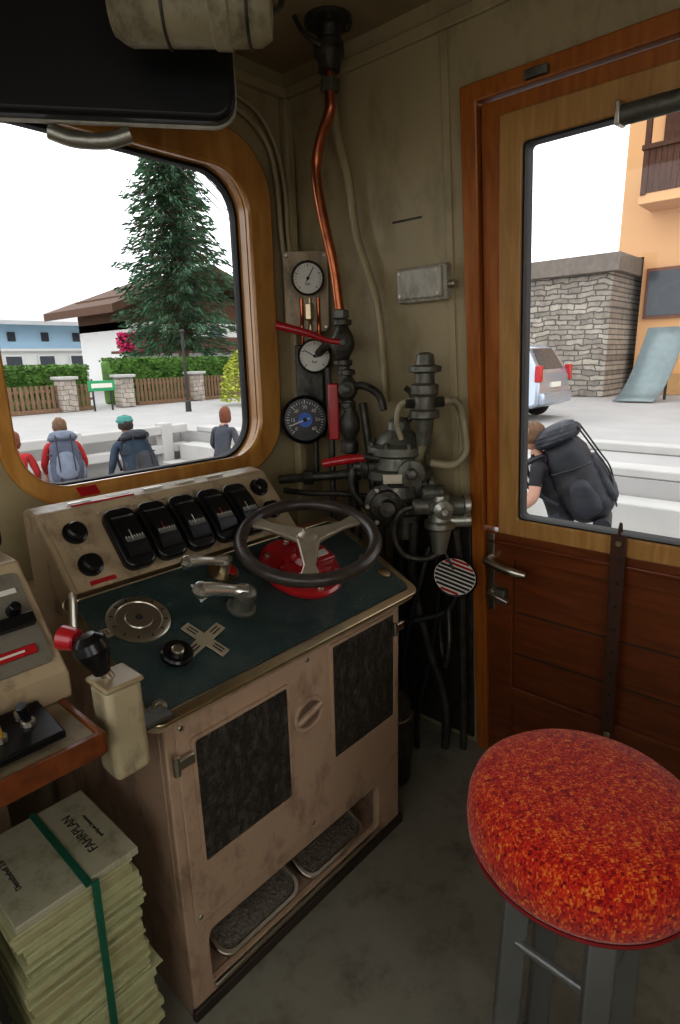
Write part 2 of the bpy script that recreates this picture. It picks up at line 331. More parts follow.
plate('top_edge_trim',rr(.452,-.004,1.318,sl+.02,.034,6),[rr(.475,.022,1.295,sl+.0,.022,6)],D(0,.893,-.006),DU,DV,.010,brass,k,bevel=.003)
plate('top_inlay',rr(.476,.023,1.294,sl-.002,.02,6),[],D(0,.893,-.002),DU,DV,.005,inlay,k)
hp=[(1.222,.90),(1.222,.957),(1.372,1.122),(1.43,1.128),(1.45,1.12),(1.45,.88)]
plate('console_housing',hp,[],(.485,0,0),YU,ZV,.68,consp,k,bevel=.006)
plate('console_face',rr(.497,.012,1.153,.205,.012,4),[],C(0,0,0),DU,CV,.003,consp,k,bevel=.001)
scm=M('meter_scale',(.13,.13,.12),.4)
for i,x in enumerate((.655,.742,.83,.918,1.005)):
    plate('meter_body_%d'%i,rr(x-.0405,.022,x+.0405,.186,.026,6),[],C(0,0,.002),DU,CV,.028,black,k,bevel=.008,bseg=3)
    pr=[(-.058,0)]+[(.058*math.sin(t),.016*math.cos(t)) for t in [math.radians(a) for a in range(-80,81,16)]]+[(.058,0)]
    plate('meter_lens_%d'%i,[(a,b) for a,b in pr],[],C(x-.028,.104,.028),CV,CN,.056,black,k)
    plate('meter_scale_%d'%i,rr(x-.024,.082,x+.024,.096,.003,2),[],C(0,0,.0442),DU,CV,.0004,scm,k)
    for j in range(7):
        obox('meter_tick_%d_%d'%(i,j),C(x-.021+.007*j,.094,.0450),(DU,CV,CN),(.0010,.005 if j%2 else .008,.0004),whitem,k,bevel=0)
    obox('meter_needle_%d'%i,C(x-.006,.100,.0452),(DU,CV,CN),(.0014,.026,.0006),red if i%2 else whitem,k,bevel=0)
    for sx in(-1,1): cyl('meter_screw_%d_%d'%(i,sx),C(x+sx*.033,.195,.002),C(x+sx*.033,.195,.007),.004,steel,k,seg=10)
for i,(x,s) in enumerate(((.548,.155),(.548,.068),(1.105,.165),(1.105,.085))):
    lathe('knob_%d'%i,[(.028,0),(.028,.006),(.022,.008),(.021,.022),(.017,.026),(0,.026)],C(x,s,.003),CN,black,k)
for i,x in enumerate((.60,.70,.80,.90,1.0)):
    obox('label_%d'%i,(x,1.40,1.1285),XYZ,(.055,.012,.002),whitem if i%2 else steel,k,bevel=0)
obox('label_red',(.655,1.384,1.125),XYZ,(.16,.005,.004),red,k,bevel=0)
obox('label_red_face',C(.56,.025,.004),(DU,CV,CN),(.06,.010,.002),red,k,bevel=0)
obox('warning_tag',(.64,1.43,1.145),((1,0,0),(0,.8,.6),(0,-.6,.8)),(.05,.03,.002),red,k,bevel=0)
# desk fittings
f=empty('rotary_switch_plate',D(.575,1.12))
lathe('disc',[(.068,0),(.068,.004),(.064,.006),(.05,.0065),(.048,.0045),(.030,.0045),(.028,.007),(.012,.008),(0,.008)],D(.572,1.12,.003),DN,steel,f,48)
lathe('keyhole',[(.008,0),(.008,.0015),(0,.0015)],D(.572,1.12,.0105),DN,blackm,f)
for i in range(12):
    t=i*math.pi/6;cc=D(.572,1.12,.0098)+DU*.057*math.cos(t)+DV*.057*math.sin(t)
    obox('mark_%d'%i,cc,(DU*math.cos(t)+DV*math.sin(t),-DU*math.sin(t)+DV*math.cos(t),DN),(.008,.0025,.0006),blackm,f,bevel=0)
f=empty('push_button',D(.59,1.01))
lathe('bezel',[(.034,0),(.034,.008),(.030,.012),(.022,.012),(.02,.008),(0,.008)],D(.59,1.01,.003),DN,black,f,36)
lathe('cap',[(.013,0),(.013,.010),(.010,.012),(0,.012)],D(.59,1.01,.010),DN,steel,f)
f=empty('cross_label_plate',D(.665,1.01))
ca=math.radians(18)
c1=DU*math.cos(ca)+DV*math.sin(ca);c2=-DU*math.sin(ca)+DV*math.cos(ca)
crm=M('engraved_plate_metal',(.62,.55,.40),.38,.7,var=.1)
w=.0125;L=.058
cross=[(w,w),(L,w),(L,-w),(w,-w),(w,-L),(-w,-L),(-w,-w),(-L,-w),(-L,w),(-w,w),(-w,L),(w,L)]
plate('cross',cross,[],D(.665,1.015,.003),c1,c2,.004,crm,f,bevel=.001)
for i,(a,b) in enumerate(((.036,0),(-.036,0),(0,.036),(0,-.036))):
    for j in (-1,1): obox('engraving_%d_%d'%(i,j),D(.665,1.015,.0072)+c1*(a+(.004*j if b else 0))+c2*(b+(.004*j if a else 0)),(c1,c2,DN),(.026 if a else .003,.003 if a else .026,.0006),blackm,f,bevel=0)
f=empty('oval_label_plate',D(.487,1.115))
plate('plate',rr(-.024,-.012,.024,.012,.011,6),[],D(.487,1.115,.003),DU,DV,.003,crm,f);text('lettering','AXL',D(.487,1.115,.0064),DU,DV,.018,blackm,f)
f=empty('desk_lock',D(.492,.925));lathe('barrel',[(.014,0),(.014,.006),(.008,.007),(.007,.004),(0,.004)],D(.492,.925,.004),DN,steel,f)
f=empty('triangular_label_plate',D(.76,1.12));plate('plate',[(-.03,-.02),(.035,-.02),(0,.035)],[],D(.745,1.13,.003),c1,c2,.003,whitem,f);plate('inner',[(-.022,-.016),(.027,-.016),(0,.026)],[],D(.745,1.13,.006),c1,c2,.001,black,f)
f=empty('control_lever',D(.80,1.055))
lathe('boss',[(.036,0),(.036,.006),(.028,.010),(.025,.036),(.028,.042),(.026,.056),(.016,.062),(0,.063)],D(.80,1.055,.003),DN,irong,f,32)
tube('arm',[D(.80,1.055,.052),D(.775,1.068,.056),D(.735,1.085,.060),D(.705,1.095,.060)],.012,chrome,f,radii=[.020,.014,.017,.019])
lathe('arm_end',[(0,-.020),(.015,-.014),(.0195,0),(.015,.014),(0,.020)],D(.703,1.096,.060),DN,chrome,f)
f=empty('control_lever',D(.835,1.165))
lathe('disc',[(.040,0),(.040,.005),(.034,.006),(0,.006)],D(.835,1.165,.003),DN,brass,f,32)
plate('red_sector',[(0,0)]+[(.032*math.cos(math.radians(a)),.032*math.sin(math.radians(a))) for a in range(-60,61,12)],[],D(.835,1.165,.009),DU,DV,.001,red,f)
lathe('boss',[(.016,0),(.015,.030),(.018,.035),(.014,.045),(0,.047)],D(.835,1.165,.006),DN,steel,f)
tube('arm',[D(.835,1.165,.040),D(.80,1.175,.045),D(.765,1.185,.048),D(.74,1.19,.048)],.01,chrome,f,radii=[.015,.011,.015,.017])
lathe('arm_end',[(0,-.016),(.013,-.011),(.0165,0),(.013,.011),(0,.016)],D(.738,1.19,.048),DN,chrome,f)
f=empty('indicator_button',D(1.27,.985));lathe('bezel',[(.02,0),(.02,.005),(.013,.007),(0,.007)],D(1.265,.985,.003),DN,brass,f)
lathe('bezel_2',[(.016,0),(.016,.005),(.010,.007),(0,.007)],D(1.255,1.05,.003),DN,brass,f)
# steering (hand brake) wheel
W=V((1.04,1.06,.990))
f=empty('steering_wheel',W)
WN=V((-.19,-.25,1)).normalized();WU=V((1,0,.19)).normalized();WV=WN.cross(WU)
torus('rim',W,WN,.178,.0175,rimm,f,72)
for i,a in enumerate((105,-12,225)):
    t=math.radians(a);dr=WU*math.cos(t)+WV*math.sin(t);sd=WN.cross(dr)
    bm=bmesh.new();q=[]
    for s,wd,hh,dz in((.0,.034,.016,.004),(.05,.025,.014,.002),(.12,.016,.011,0),(.169,.026,.012,0)):
        q.append([bm.verts.new(W+dr*s+sd*wd*a1+WN*(dz+hh*b1)) for a1,b1 in((-1,-.5),(1,-.5),(1,.5),(-1,.5))])
    for a1,b1 in zip(q,q[1:]):
        for j in range(4): bm.faces.new((a1[j],a1[(j+1)%4],b1[(j+1)%4],b1[j]))
    bm.faces.new(q[0]);bm.faces.new(q[-1])
    from_bm('spoke_%d'%i,bm,spokem,f,bevel=.004)
lathe('hub',[(.0,-.02),(.030,-.02),(.032,.008),(.020,.014),(.014,.018),(0,.019)],W,WN,spokem,f)
B=D(1.04,1.095,.0)
cyl('shaft',B,W,.020,red,f)
lathe('red_base',[(.118,0),(.118,.012),(.110,.018),(.080,.020),(.060,.022),(.058,.034),(.040,.040),(.030,.055),(0,.056)],B,DN,red,f,40)
obox('red_bracket',B+DN*.035+DU*.045-DV*.01,(DU,DV,DN),(.085,.055,.028),red,f,bevel=.006)
obox('red_bracket_2',B+DN*.030-DU*.055-DV*.02,(DU,DV,DN),(.06,.05,.022),red,f,bevel=.006)
for i in range(6):
    t=i*math.pi/3+.3;cc=B+DN*.018+(DU*math.cos(t)+DV*math.sin(t))*.098
    cyl('bolt_%d'%i,cc-DN*.004,cc+DN*.008,.009,steel,f,seg=6)
obox('label',B+DN*.050+DU*.048-DV*.01,(DU,DV,DN),(.05,.022,.003),whitem,f,bevel=.001)
# ------------------------------------------------------------------ left hand equipment
t=empty('side_table',(0,1.0,.86))
box('top',(-.55,.845,.85),(.340,1.5,.877),M('table_paint',(.30,.24,.15),.45,dirt=(.13,.1,.06),dscale=12),t,bevel=.004)
box('edge',(-.55,.832,.843),(.345,.848,.881),woodd,t,bevel=.004)
box('edge_side',(.338,.835,.843),(.350,1.2,.881),woodd,t,bevel=.003)
box('leg_near',(-.55,.86,0),(-.50,.92,.85),deskp,t);box('leg_far',(-.05,1.45,0),(0,1.5,.85),deskp,t)
box('leg_right',(.30,1.44,0),(.34,1.5,.85),deskp,t);box('back_panel',(-.5,1.46,.0),(.34,1.48,.85),plinthm,t)
s=empty('switch_panel',(.18,.91,.89))
obox('plate',(.18,.915,.8975),((1,0,0),(0,.99,.12),(0,-.12,.99)),(.24,.105,.014),black,s)
for i,x in enumerate((.13,.175,.22,.265)):
    y=.905+.01*(i%2)
    cyl('collar_%d'%i,(x,y,.900),(x,y,.912),.011,steel,s,seg=12);cyl('toggle_%d'%i,(x,y,.908),(x-.008,y-.006,.943),.006,yellow if i==2 else black,s,r2=.009)
    lathe('button_%d'%i,[(.010,0),(.010,.008),(.006,.010),(0,.01)],(x,.945,.906),(0,-.12,.99),steel if i%2 else black,s,16)
s=empty('switch_box',(.1,1.15,.97))
plate('case',[(.985,.8775),(.985,.925),(1.15,1.10),(1.34,1.10),(1.34,.8775)],[],(-.25,0,0),YU,ZV,.615,consp,s,bevel=.006)
bu=V((0,.165,.175)).normalized();bn=V((0,-.175,.165)).normalized()
def Bp(x,q,h=0): return V((x,.985,.925))+bu*q+bn*h
plate('face_dark',rr(-.20,.03,.350,.215,.01,3),[],Bp(0,0,.001),DU,bu,.004,M('face_grey',(.20,.18,.14),.5,dirt=(.08,.07,.05),dscale=15),s)
for i,x in enumerate((.08,.14,.20,.26,.32)):
    cyl('switch_%d'%i,Bp(x,.14,.005),Bp(x,.14,.03),.013,black,s,r2=.009);obox('tag_%d'%i,Bp(x,.178,.007),(DU,bu,bn),(.035,.010,.001),whitem,s,bevel=0)
obox('black_block',Bp(.28,.115,.012),(DU,bu,bn),(.13,.022,.022),black,s)
obox('red_strip',Bp(.245,.062,.008),(DU,bu,bn),(.17,.018,.004),red,s);obox('white_text',Bp(.245,.062,.0105),(DU,bu,bn),(.13,.004,.001),whitem,s,bevel=0)
s=empty('radio_handset',(.27,1.32,1.13))
obox('body',(.24,1.275,1.132),((1,0,0),(0,1,0),(0,0,1)),(.26,.11,.06),black,s,bevel=.02,bseg=4)
obox('keypad',(.24,1.26,1.163),((1,0,0),(0,1,0),(0,0,1)),(.12,.05,.004),blackm,s,bevel=.001)
# brake controller on the desk side
s=empty('brake_lever_box',(.40,.885,.86))
obox('case',(.402,.895,.840),XYZ,(.066,.066,.175),M('lever_box_paint',(.46,.39,.25),.4,dirt=(.2,.16,.1),dscale=12),s,bevel=.012,bseg=3)
obox('case_cap',(.402,.895,.929),XYZ,(.070,.074,.010),M('cap_paint',(.36,.28,.17),.4),s,bevel=.004)
cyl('stem',(.398,.90,.925),(.378,.91,.975),.010,steel,s)
lathe('grip',[(0,-.01),(.014,-.006),(.018,.010),(.025,.026),(.030,.042),(.026,.058),(.014,.068),(0,.070)],(.386,.906,.950),(-.22,.12,1),black,s)
cyl('side_grip',(.366,.935,1.003),(.350,.962,1.006),.019,red,s,r2=.021)
cyl('side_grip_stem',(.395,.895,.985),(.36,.945,1.004),.008,steel,s)
box('lever_box_bracket',(.435,.88,.81),(.498,.94,.82),iron,s)
tube('hand_rod',[(.37,.955,.985),(.40,1.03,.985),(.44,1.12,.99),(.46,1.17,.99)],.008,steel,s)
# paper stacks
def stack(x0,x1,y0,y1,H,title,sx):
    s=empty('paper_stack',((x0+x1)/2,(y0+y1)/2,H/2))
    z=0;i=0;gx=0
    while z<H-.001:
        h=random.choice((.004,.006,.008,.011,.016));z2=min(z+h,H)
        if random.random()<.25: gx=random.uniform(-.012,.012)
        dx=gx+random.uniform(-.006,.006)+.012*math.sin(z*8);dy=random.uniform(-.012,.006)
        box('booklet_%d'%i,(x0+dx,y0+.007+dy,z+.0006),(x1+dx,y1+dy,z2),paper if random.random()<.75 else paper2,s,bevel=.001);z=z2;i+=1
    box('top_booklet',(x0-.004,y0,H+.0005),(x1+.003,y1,H+.016),paperw,s,bevel=.002)
    box('top_booklet_inner',(x0-.002,y0+.003,H+.0003),(x1+.001,y1-.002,H+.009),greenm,s,bevel=.001)
    zt=H+.0165
    yc=(y0+y1)/2
    text('title','FAHRPLAN',(x1-.055,yc,zt),(0,1,0),(-1,0,0),.026,blackm,s)
    text('title_2','Dienstbehelf 2 b',(x0+.03,yc,zt),(0,1,0),(-1,0,0),.014,blackm,s);text('title_3','gueltig ab Dezember',(x1-.03,yc,zt),(0,1,0),(-1,0,0),.010,blackm,s)
    obox('strap_top',(sx,yc,H+.0175),XYZ,(.013,y1-y0+.006,.003),greenm,s,bevel=0)
    obox('strap_front',(sx+.005,y0-.012,(H+.018)/2),((1,0,-.02),(0,1,0),(.02,0,1)),(.013,.003,H+.016),greenm,s,bevel=0)
    obox('strap_corner',(sx,y0-.006,H+.0165),XYZ,(.013,.014,.003),greenm,s,bevel=0)
stack(.196,.410,.918,1.157,.54,'A',.312)
stack(-.075,.140,.918,1.157,.50,'B',.04)
# ------------------------------------------------------------------ stool
sc=V((.885,.2625,0))
s=empty('stool',(sc.x,sc.y,.4))
R=.192;z0=.012
pf=[(0,.605),(R*.8,.605),(R*.93,.612),(R*.985,.63),(R,.660),(R*.99,.690),(R*.95,.713),(R*.86,.728),(R*.6,.738),(R*.3,.742),(0,.743)]
lathe('seat',[(a,b+z0) for a,b in pf],sc,(0,0,1),seatm,s,64,ang=80)
torus('seat_piping',sc+V((0,0,.612+z0)),(0,0,1),R*.95,.003,M('dark_red_piping',(.2,.01,.01),.8),s)
lathe('seat_board',[(R*.82,.585+z0),(R*.82,.606+z0)],sc,(0,0,1),plinthm,s,48)
legm=M('grey_steel_leg',(.24,.245,.235),.42,.6,var=.15)
lg=[]
CRX=V((.667,-.745,0)).normalized()
for i in range(4):
    a=math.radians(133+90*i);dr=V((math.cos(a),math.sin(a),0))
    p0=sc+dr*.100+V((0,0,.60));p1=sc+dr*.115;ax=(p0-p1).normalized()
    obox('leg_%d'%(i+1),(p0+p1)/2,(CRX,ax.cross(CRX),ax),(.046,.020,(p0-p1).length),legm,s,bevel=.004);lg.append((p0,p1))
    lathe('foot_%d'%(i+1),[(.028,0),(.028,.012),(.02,.02)],p1,(0,0,1),rubber,s)
for i in range(4):
    A=lg[i];B2=lg[(i+1)%4];fz=.70
    pa=A[1].lerp(A[0],fz);pb=B2[1].lerp(B2[0],fz)
    cyl('stretcher_%d'%(i+1),pa,pb,.009,legm,s)
# ------------------------------------------------------------------ gauges
def gauge(name,c,n,r,facem,tm,na,speed=False):
    g=empty(name,c);u,v,n=perp(n);c=V(c)
    lathe('case',[(r*.9,-.045),(r*.95,-.01),(r,0),(r,.018),(r*.93,.024),(r*.88,.016),(r*.86,.010),(0,.010)],c,n,black,g,48)
    lathe('face',[(r*.87,.010),(r*.87,.012),(0,.012)],c,n,facem,g,48)
    N=21 if not speed else 31
    for i in range(N):
        a=math.radians(225-270*i/(N-1));dr=u*math.cos(a)+v*math.sin(a);td=n.cross(dr)
        big=i%5==0
        obox('tick_%d'%i,c+dr*r*(.74 if not speed else .72)+n*.0125,(dr,td,n),(r*(.16 if big else .09),r*(.04 if big else .02),.0006),tm,g,bevel=0)
    if speed:
        for i in range(0,31,5):
            a=math.radians(225-270*i/30);dr=u*math.cos(a)+v*math.sin(a)
            text('number_%d'%i,str(i*2),c+dr*r*.52+n*.0126,u,v,r*.2,tm,g)
        lathe('blue_centre',[(r*.30,.012),(r*.30,.0135),(0,.0135)],c,n,blue,g,32)
    else:
        text('unit','bar',c-v*r*.32+n*.0126,u,v,r*.26,tm,g)
    a=math.radians(na);dr=u*math.cos(a)+v*math.sin(a);td=n.cross(dr)
    obox('needle',c+dr*r*.25+n*.0150,(dr,td,n),(r*.9,r*.05,.001),whitem if speed else blackm,g,bevel=0)
    lathe('needle_cap',[(r*.09,.012),(r*.09,.017),(0,.018)],c,n,blackm,g,16)
    return g
gn=V((-.72,-.69,.02))
gb=empty('gauge_backplate',(1.545,1.575,1.6))
gu=V((.69,-.72,0)).normalized()
plate('backplate',rr(-.082,-.115,.075,.155,.015,4),[],V((1.567,1.552,1.66)),gu,ZV,-.006,consp,gb,bevel=.002)
for i,(a,b) in enumerate(((-.07,.14),(.062,.14),(-.07,-.10),(.062,-.10))): cyl('screw_%d'%i,V((1.567,1.552,1.66))+gu*a+ZV*b,V((1.567,1.552,1.66))+gu*a+ZV*b+gn*.010,.006,steel,gb,seg=10)
obox('bracket',V((1.60,1.59,1.62)),(gu,ZV,gn),(.05,.3,.05),consp,gb)
tube('bracket_pipe',[(1.58,1.56,1.76),(1.60,1.58,1.60),(1.60,1.57,1.40),(1.60,1.57,1.2),(1.60,1.57,1.0)],.012,iron,gb)
obox('lower_bracket',V((1.585,1.575,1.33)),(gu,ZV,gn),(.10,.34,.012),iron,gb)
gauge('pressure_gauge',(1.545,1.525,1.72),gn,.057,whitem,blackm,60)
gauge('pressure_gauge',(1.56,1.52,1.46),gn,.060,whitem,blackm,150)
gauge('speedometer',(1.53,1.55,1.235),gn,.088,black,whitem,200,True)
s=empty('gauge_piping',(1.57,1.55,1.5))
for i,dx in enumerate((-.03,0,.03)):
    b=V((1.57,1.545,1.66))+gu*dx
    tube('pipe_%d'%i,[b,b+V((0,0,-.06)),b+V((0,0,-.10))+gn*.01,b+V((0,0,-.18))],.007,brass if i==1 else copper,s)
cyl('union',(1.555,1.535,1.585),(1.555,1.535,1.64),.017,brass,s,seg=6)
# ------------------------------------------------------------------ pipes and valves
s=empty('copper_pipe',(1.46,1.35,1.9))
tube('pipe',[(1.45,1.315,2.38),(1.45,1.315,2.20),(1.452,1.32,2.15),(1.462,1.365,2.10),(1.468,1.395,2.04),(1.47,1.395,1.97),(1.482,1.38,1.86),(1.50,1.362,1.74),(1.51,1.352,1.62),(1.512,1.348,1.58)],.0155,copper,s,seg=16)
lathe('union_nut',[(.022,0),(.030,.004),(.030,.030),(.022,.034)],(1.45,1.315,2.20),(0,0,1),irong,s,6,ang=20)
lathe('union_lower',[(.020,0),(.028,.004),(.028,.026),(.02,.03)],(1.512,1.348,1.575),(0,0,1),irong,s,6,ang=20)
s=empty('ceiling_flange',(1.45,1.32,2.36))
lathe('flange',[(.03,-.13),(.034,-.10),(.044,-.085),(.044,-.06),(.032,-.05),(.036,-.02),(.068,-.012),(.068,0)],(1.45,1.315,2.38),(0,0,1),iron,s,32)
for i in range(4):
    a=math.pi/4+i*math.pi/2;cyl('bolt_%d'%i,(1.45+.055*math.cos(a),1.315+.055*math.sin(a),2.352),(1.45+.055*math.cos(a),1.315+.055*math.sin(a),2.372),.008,iron,s,seg=6)
tube('side_hose',[(1.43,1.30,2.30),(1.40,1.32,2.31),(1.38,1.35,2.34),(1.37,1.37,2.378)],.007,iron,s)
s=empty('cream_conduit',S(1.3,1.8))
tube('conduit',[S(1.42,2.37,.03),S(1.40,2.15,.03),S(1.365,2.0,.03),S(1.35,1.85,.03),S(1.315,1.74,.03),S(1.28,1.62,.03),S(1.27,1.45,.03),S(1.27,1.3,.03)],.014,cream,s)
CR=V((.667,-.745,0)).normalized();CF=V((-.745,-.667,0)).normalized()
def valve(name,c,r,h,mat):
    e=empty(name,c);c=V(c)
    lathe('body',[(r*.55,-h/2),(r*.8,-h/2+.004),(r*.8,-h/2+.018),(r*.5,-h/2+.022),(r*.95,-h*.12),(r,0),(r*.95,h*.12),(r*.5,h/2-.022),(r*.8,h/2-.018),(r*.8,h/2-.004),(r*.55,h/2)],c,(0,0,1),mat,e,24)
    lathe('bonnet',[(r*.6,0),(r*.6,r*1.1),(r*.75,r*1.15),(r*.7,r*1.45),(r*.25,r*1.6),(r*.25,r*1.9),(0,r*1.95)],c,CF,mat,e,20)
    return e
e=valve('ball_valve',(1.515,1.345,1.50),.040,.15,iron)
lv=V((1.515,1.345,1.50))+CF*.065
tube('lever',[lv,lv-CR*.05+ZV*.008,lv-CR*.11+ZV*.03,lv-CR*.21+ZV*.058],.010,red,e,radii=[.010,.008,.012,.014])
tube('side_pipe',[(1.515,1.345,1.50),(1.53,1.42,1.50),(1.56,1.50,1.47)],.014,iron,e)
e=valve('ball_valve',(1.525,1.34,1.35),.038,.13,iron)
tube('side_pipe',[(1.525,1.34,1.35),(1.54,1.28,1.36),(1.55,1.22,1.33),(1.55,1.20,1.28)],.013,iron,e)
e=empty('isolating_cock',(1.52,1.35,1.25))
lathe('body',[(.02,-.10),(.03,-.095),(.03,-.06),(.022,-.05),(.036,-.02),(.036,.02),(.022,.05),(.022,.08)],(1.53,1.335,1.23),(0,0,1),iron,e,20)
obox('red_handle',V((1.53,1.335,1.275))-CR*.052+CF*.02,(CR,ZV,CF),(.036,.190,.014),red,e,bevel=.006,bseg=3)
cyl('handle_pin',V((1.53,1.335,1.345))-CR*.06,V((1.53,1.335,1.345))+CR*.02,.014,red,e)
s=empty('air_pipework',(1.55,1.3,.8))
tube('riser',[(1.512,1.348,1.60),(1.517,1.344,1.45),(1.53,1.335,1.2),(1.54,1.33,1.0),(1.55,1.32,.7),(1.56,1.31,.35),(1.56,1.31,0)],.020,iron,s)
tube('riser_2',[(1.56,1.30,1.30),(1.575,1.28,1.1),(1.58,1.26,.8),(1.58,1.26,0)],.014,iron,s)
tube('riser_3',[(1.52,1.42,1.42),(1.53,1.42,1.2),(1.53,1.42,.9),(1.54,1.42,0)],.012,iron,s)
tube('cross_pipe',[(1.40,1.56,1.03),(1.44,1.48,1.04),(1.50,1.38,1.05),(1.53,1.30,1.06),(1.53,1.24,1.07)],.016,iron,s)
tube('cross_pipe_2',[(1.38,1.52,1.00),(1.43,1.44,.99),(1.49,1.34,.99),(1.55,1.24,.98)],.010,iron,s)
lathe('tee_nut',[(.022,-.02),(.028,-.016),(.028,.016),(.022,.02)],(1.54,1.33,1.05),(0,0,1),iron,s,6,ang=20)
lathe('tee_nut_2',[(.020,-.02),(.027,-.016),(.027,.016),(.02,.02)],(1.45,1.465,1.04),CR,iron,s,6,ang=20)
hs=[((1.56,1.08,.92),(1.58,1.10,.70),(1.62,1.06,.45),(1.68,1.02,.20),(1.69,1.02,0)),
    ((1.60,1.0,.85),(1.62,1.02,.65),(1.64,1.06,.40),(1.62,1.10,.15),(1.62,1.10,0)),
    ((1.62,.96,.90),(1.66,.955,.70),(1.69,.96,.45),(1.72,.965,.2),(1.73,.965,0)),
    ((1.56,1.13,1.0),(1.59,1.16,.75),(1.63,1.18,.4),(1.65,1.18,0)),
    ((1.53,1.2,.98),(1.56,1.22,.7),(1.58,1.22,.3),(1.58,1.22,0)),
    ((1.56,1.02,.84),(1.52,1.03,.72),(1.51,1.06,.58),(1.53,1.10,.42),(1.58,1.13,.25),(1.60,1.14,0)),
    ((1.63,.985,.60),(1.60,.96,.50),(1.60,.97,.42),(1.64,1.0,.38),(1.68,1.04,.42),(1.68,1.06,.60),(1.66,1.06,.85)),
    ((1.50,1.24,.62),(1.53,1.16,.55),(1.59,1.06,.56),(1.65,.99,.60),(1.68,.97,.70))]
for i,q in enumerate(hs): tube('hose_%d'%i,q,(.016,.010,.013,.018,.015,.009,.009,.012)[i],rubber if i%2 else iron,s)
obox('wall_shade_sheet',S(1.12,.50,.008),(SU,SV,SN),(.34,.95,.012),iron,s)  # dark sheet standing in for shade on the lower wall
# main brake valve
Bc=V((1.545,1.135,1.115))
e=empty('brake_valve',Bc)
lathe('body',[(.05,-.13),(.068,-.11),(.060,-.075),(.092,-.055),(.108,-.045),(.108,-.020),(.090,-.014),(.084,.022),(.102,.032),(.102,.056),(.076,.066),(.06,.09),(.038,.108),(.036,.135),(.022,.147),(0,.149)],Bc,(0,0,1),irong,e,36)
for i in range(8):
    a=i*math.pi/4+.2;p=Bc+V((.092*math.cos(a),.092*math.sin(a),0));cyl('bolt_%d'%i,p+V((0,0,.052)),p+V((0,0,.074)),.010,iron,e,seg=6);cyl('nut_%d'%i,p+V((0,0,-.062)),p+V((0,0,-.042)),.010,iron,e,seg=6)
q=Bc+V((0,0,-.135))-CR*.045
lathe('lower_port',[(.03,-.06),(.058,-.03),(.058,.02),(.072,.026),(.072,.048),(.055,.055),(.052,.075),(.03,.085),(.024,.105),(0,.107)],q,CF,iron,e,32)
for i in range(6):
    a=i*math.pi/3;p=q+CF*.045+(CR*math.cos(a)+ZV*math.sin(a))*.062;cyl('port_bolt_%d'%i,p,p+CF*.018,.008,steel,e,seg=6)
lathe('side_port',[(.03,0),(.042,.02),(.042,.05),(.052,.055),(.052,.07),(.03,.078)],Bc+V((0,0,-.08))+CR*.04,CR,irong,e,24)
lathe('left_port',[(.025,0),(.035,.05),(.045,.055),(.045,.07),(.022,.078),(.02,.1)],Bc+V((0,0,-.01))-CR*.05,-CR,iron,e,24)
lathe('bottom_port',[(.045,0),(.045,.05),(.056,.055),(.056,.075),(.03,.08),(.03,.14)],Bc+V((0,0,-.12))+CR*.02,(0,0,-1),iron,e,24)
lathe('front_cap',[(.035,0),(.035,.03),(.042,.032),(.042,.046),(.02,.052),(.012,.062),(0,.064)],Bc+V((0,0,-.02))+CF*.06+CR*.03,CF,irong,e,24)
cyl('spindle',Bc+V((0,0,.02))-CR*.06+CF*.04,Bc+V((0,0,.03))-CR*.12+CF*.05,.014,iron,e)
a0=Bc+V((0,0,.025))-CR*.105+CF*.05
tube('red_handle',[a0,a0-CR*.06+V((0,0,-.003)),a0-CR*.145+V((0,0,-.016))],.012,red,e,radii=[.010,.016,.013])
tube('bow_pipe_left',[Bc-CR*.10+V((0,0,-.01)),Bc-CR*.15+V((0,0,-.03)),Bc-CR*.15+V((0,0,-.1)),Bc-CR*.10+V((0,0,-.16))],.012,iron,e)
tube('top_hook',[Bc+V((0,0,.12))+CR*.02,Bc+CR*.05+V((0,0,.17)),Bc+CR*.04+V((0,0,.22)),Bc+CR*.02+V((0,0,.24))],.009,iron,e)
obox('label_plate',Bc+CF*.108+V((0,0,-.035))-CR*.03,(CR,ZV,CF),(.06,.03,.004),steel,e,bevel=.001)
# safety valve (dome) above
Tc=V((1.535,1.03,1.28))
e=empty('safety_valve',Tc)
lathe('body',[(.022,-.10),(.03,-.02),(.046,-.012),(.046,.008),(.034,.014),(.034,.05),(.043,.06),(.043,.085),(.03,.092),(.03,.12),(.05,.126),(.05,.14),(.03,.146),(.026,.175),(.014,.182),(0,.183)],Tc,(0,0,1),irong,e,28)
creamd=M('dirty_cream_paint',(.34,.30,.19),.42,var=.2,scale=14,dirt=(.12,.1,.06),dscale=14)
tube('feed_pipe',[Tc+V((0,0,-.02)),Tc+V((0,0,-.08)),Tc+V((-.0,.02,-.14)),Bc+CR*.07+V((0,0,-.03))],.015,creamd,e)
tube('loop_pipe',[Tc+CR*.02+V((0,0,.03)),Tc+CR*.09+V((0,0,.035)),Tc+CR*.115+V((0,0,.0)),Tc+CR*.130+V((0,0,-.08)),Tc+CR*.13+V((0,0,-.13)),Tc+CR*.09+V((0,0,-.165)),Tc+CR*.02+V((0,0,-.155))],.012,creamd,e)
tube('small_loop',[Tc-CR*.02+V((0,0,.04)),Tc-CR*.07+V((0,0,.03)),Tc-CR*.085+V((0,0,-.02)),Tc-CR*.07+V((0,0,-.08))],.009,creamd,e)
cyl('left_nut',Tc+V((0,0,.03)),Tc-CR*.06+V((0,0,.03)),.016,iron,e,seg=6)
cyl('right_nut',Tc+V((0,0,.03)),Tc+CR*.06+V((0,0,.035)),.018,iron,e,seg=6)
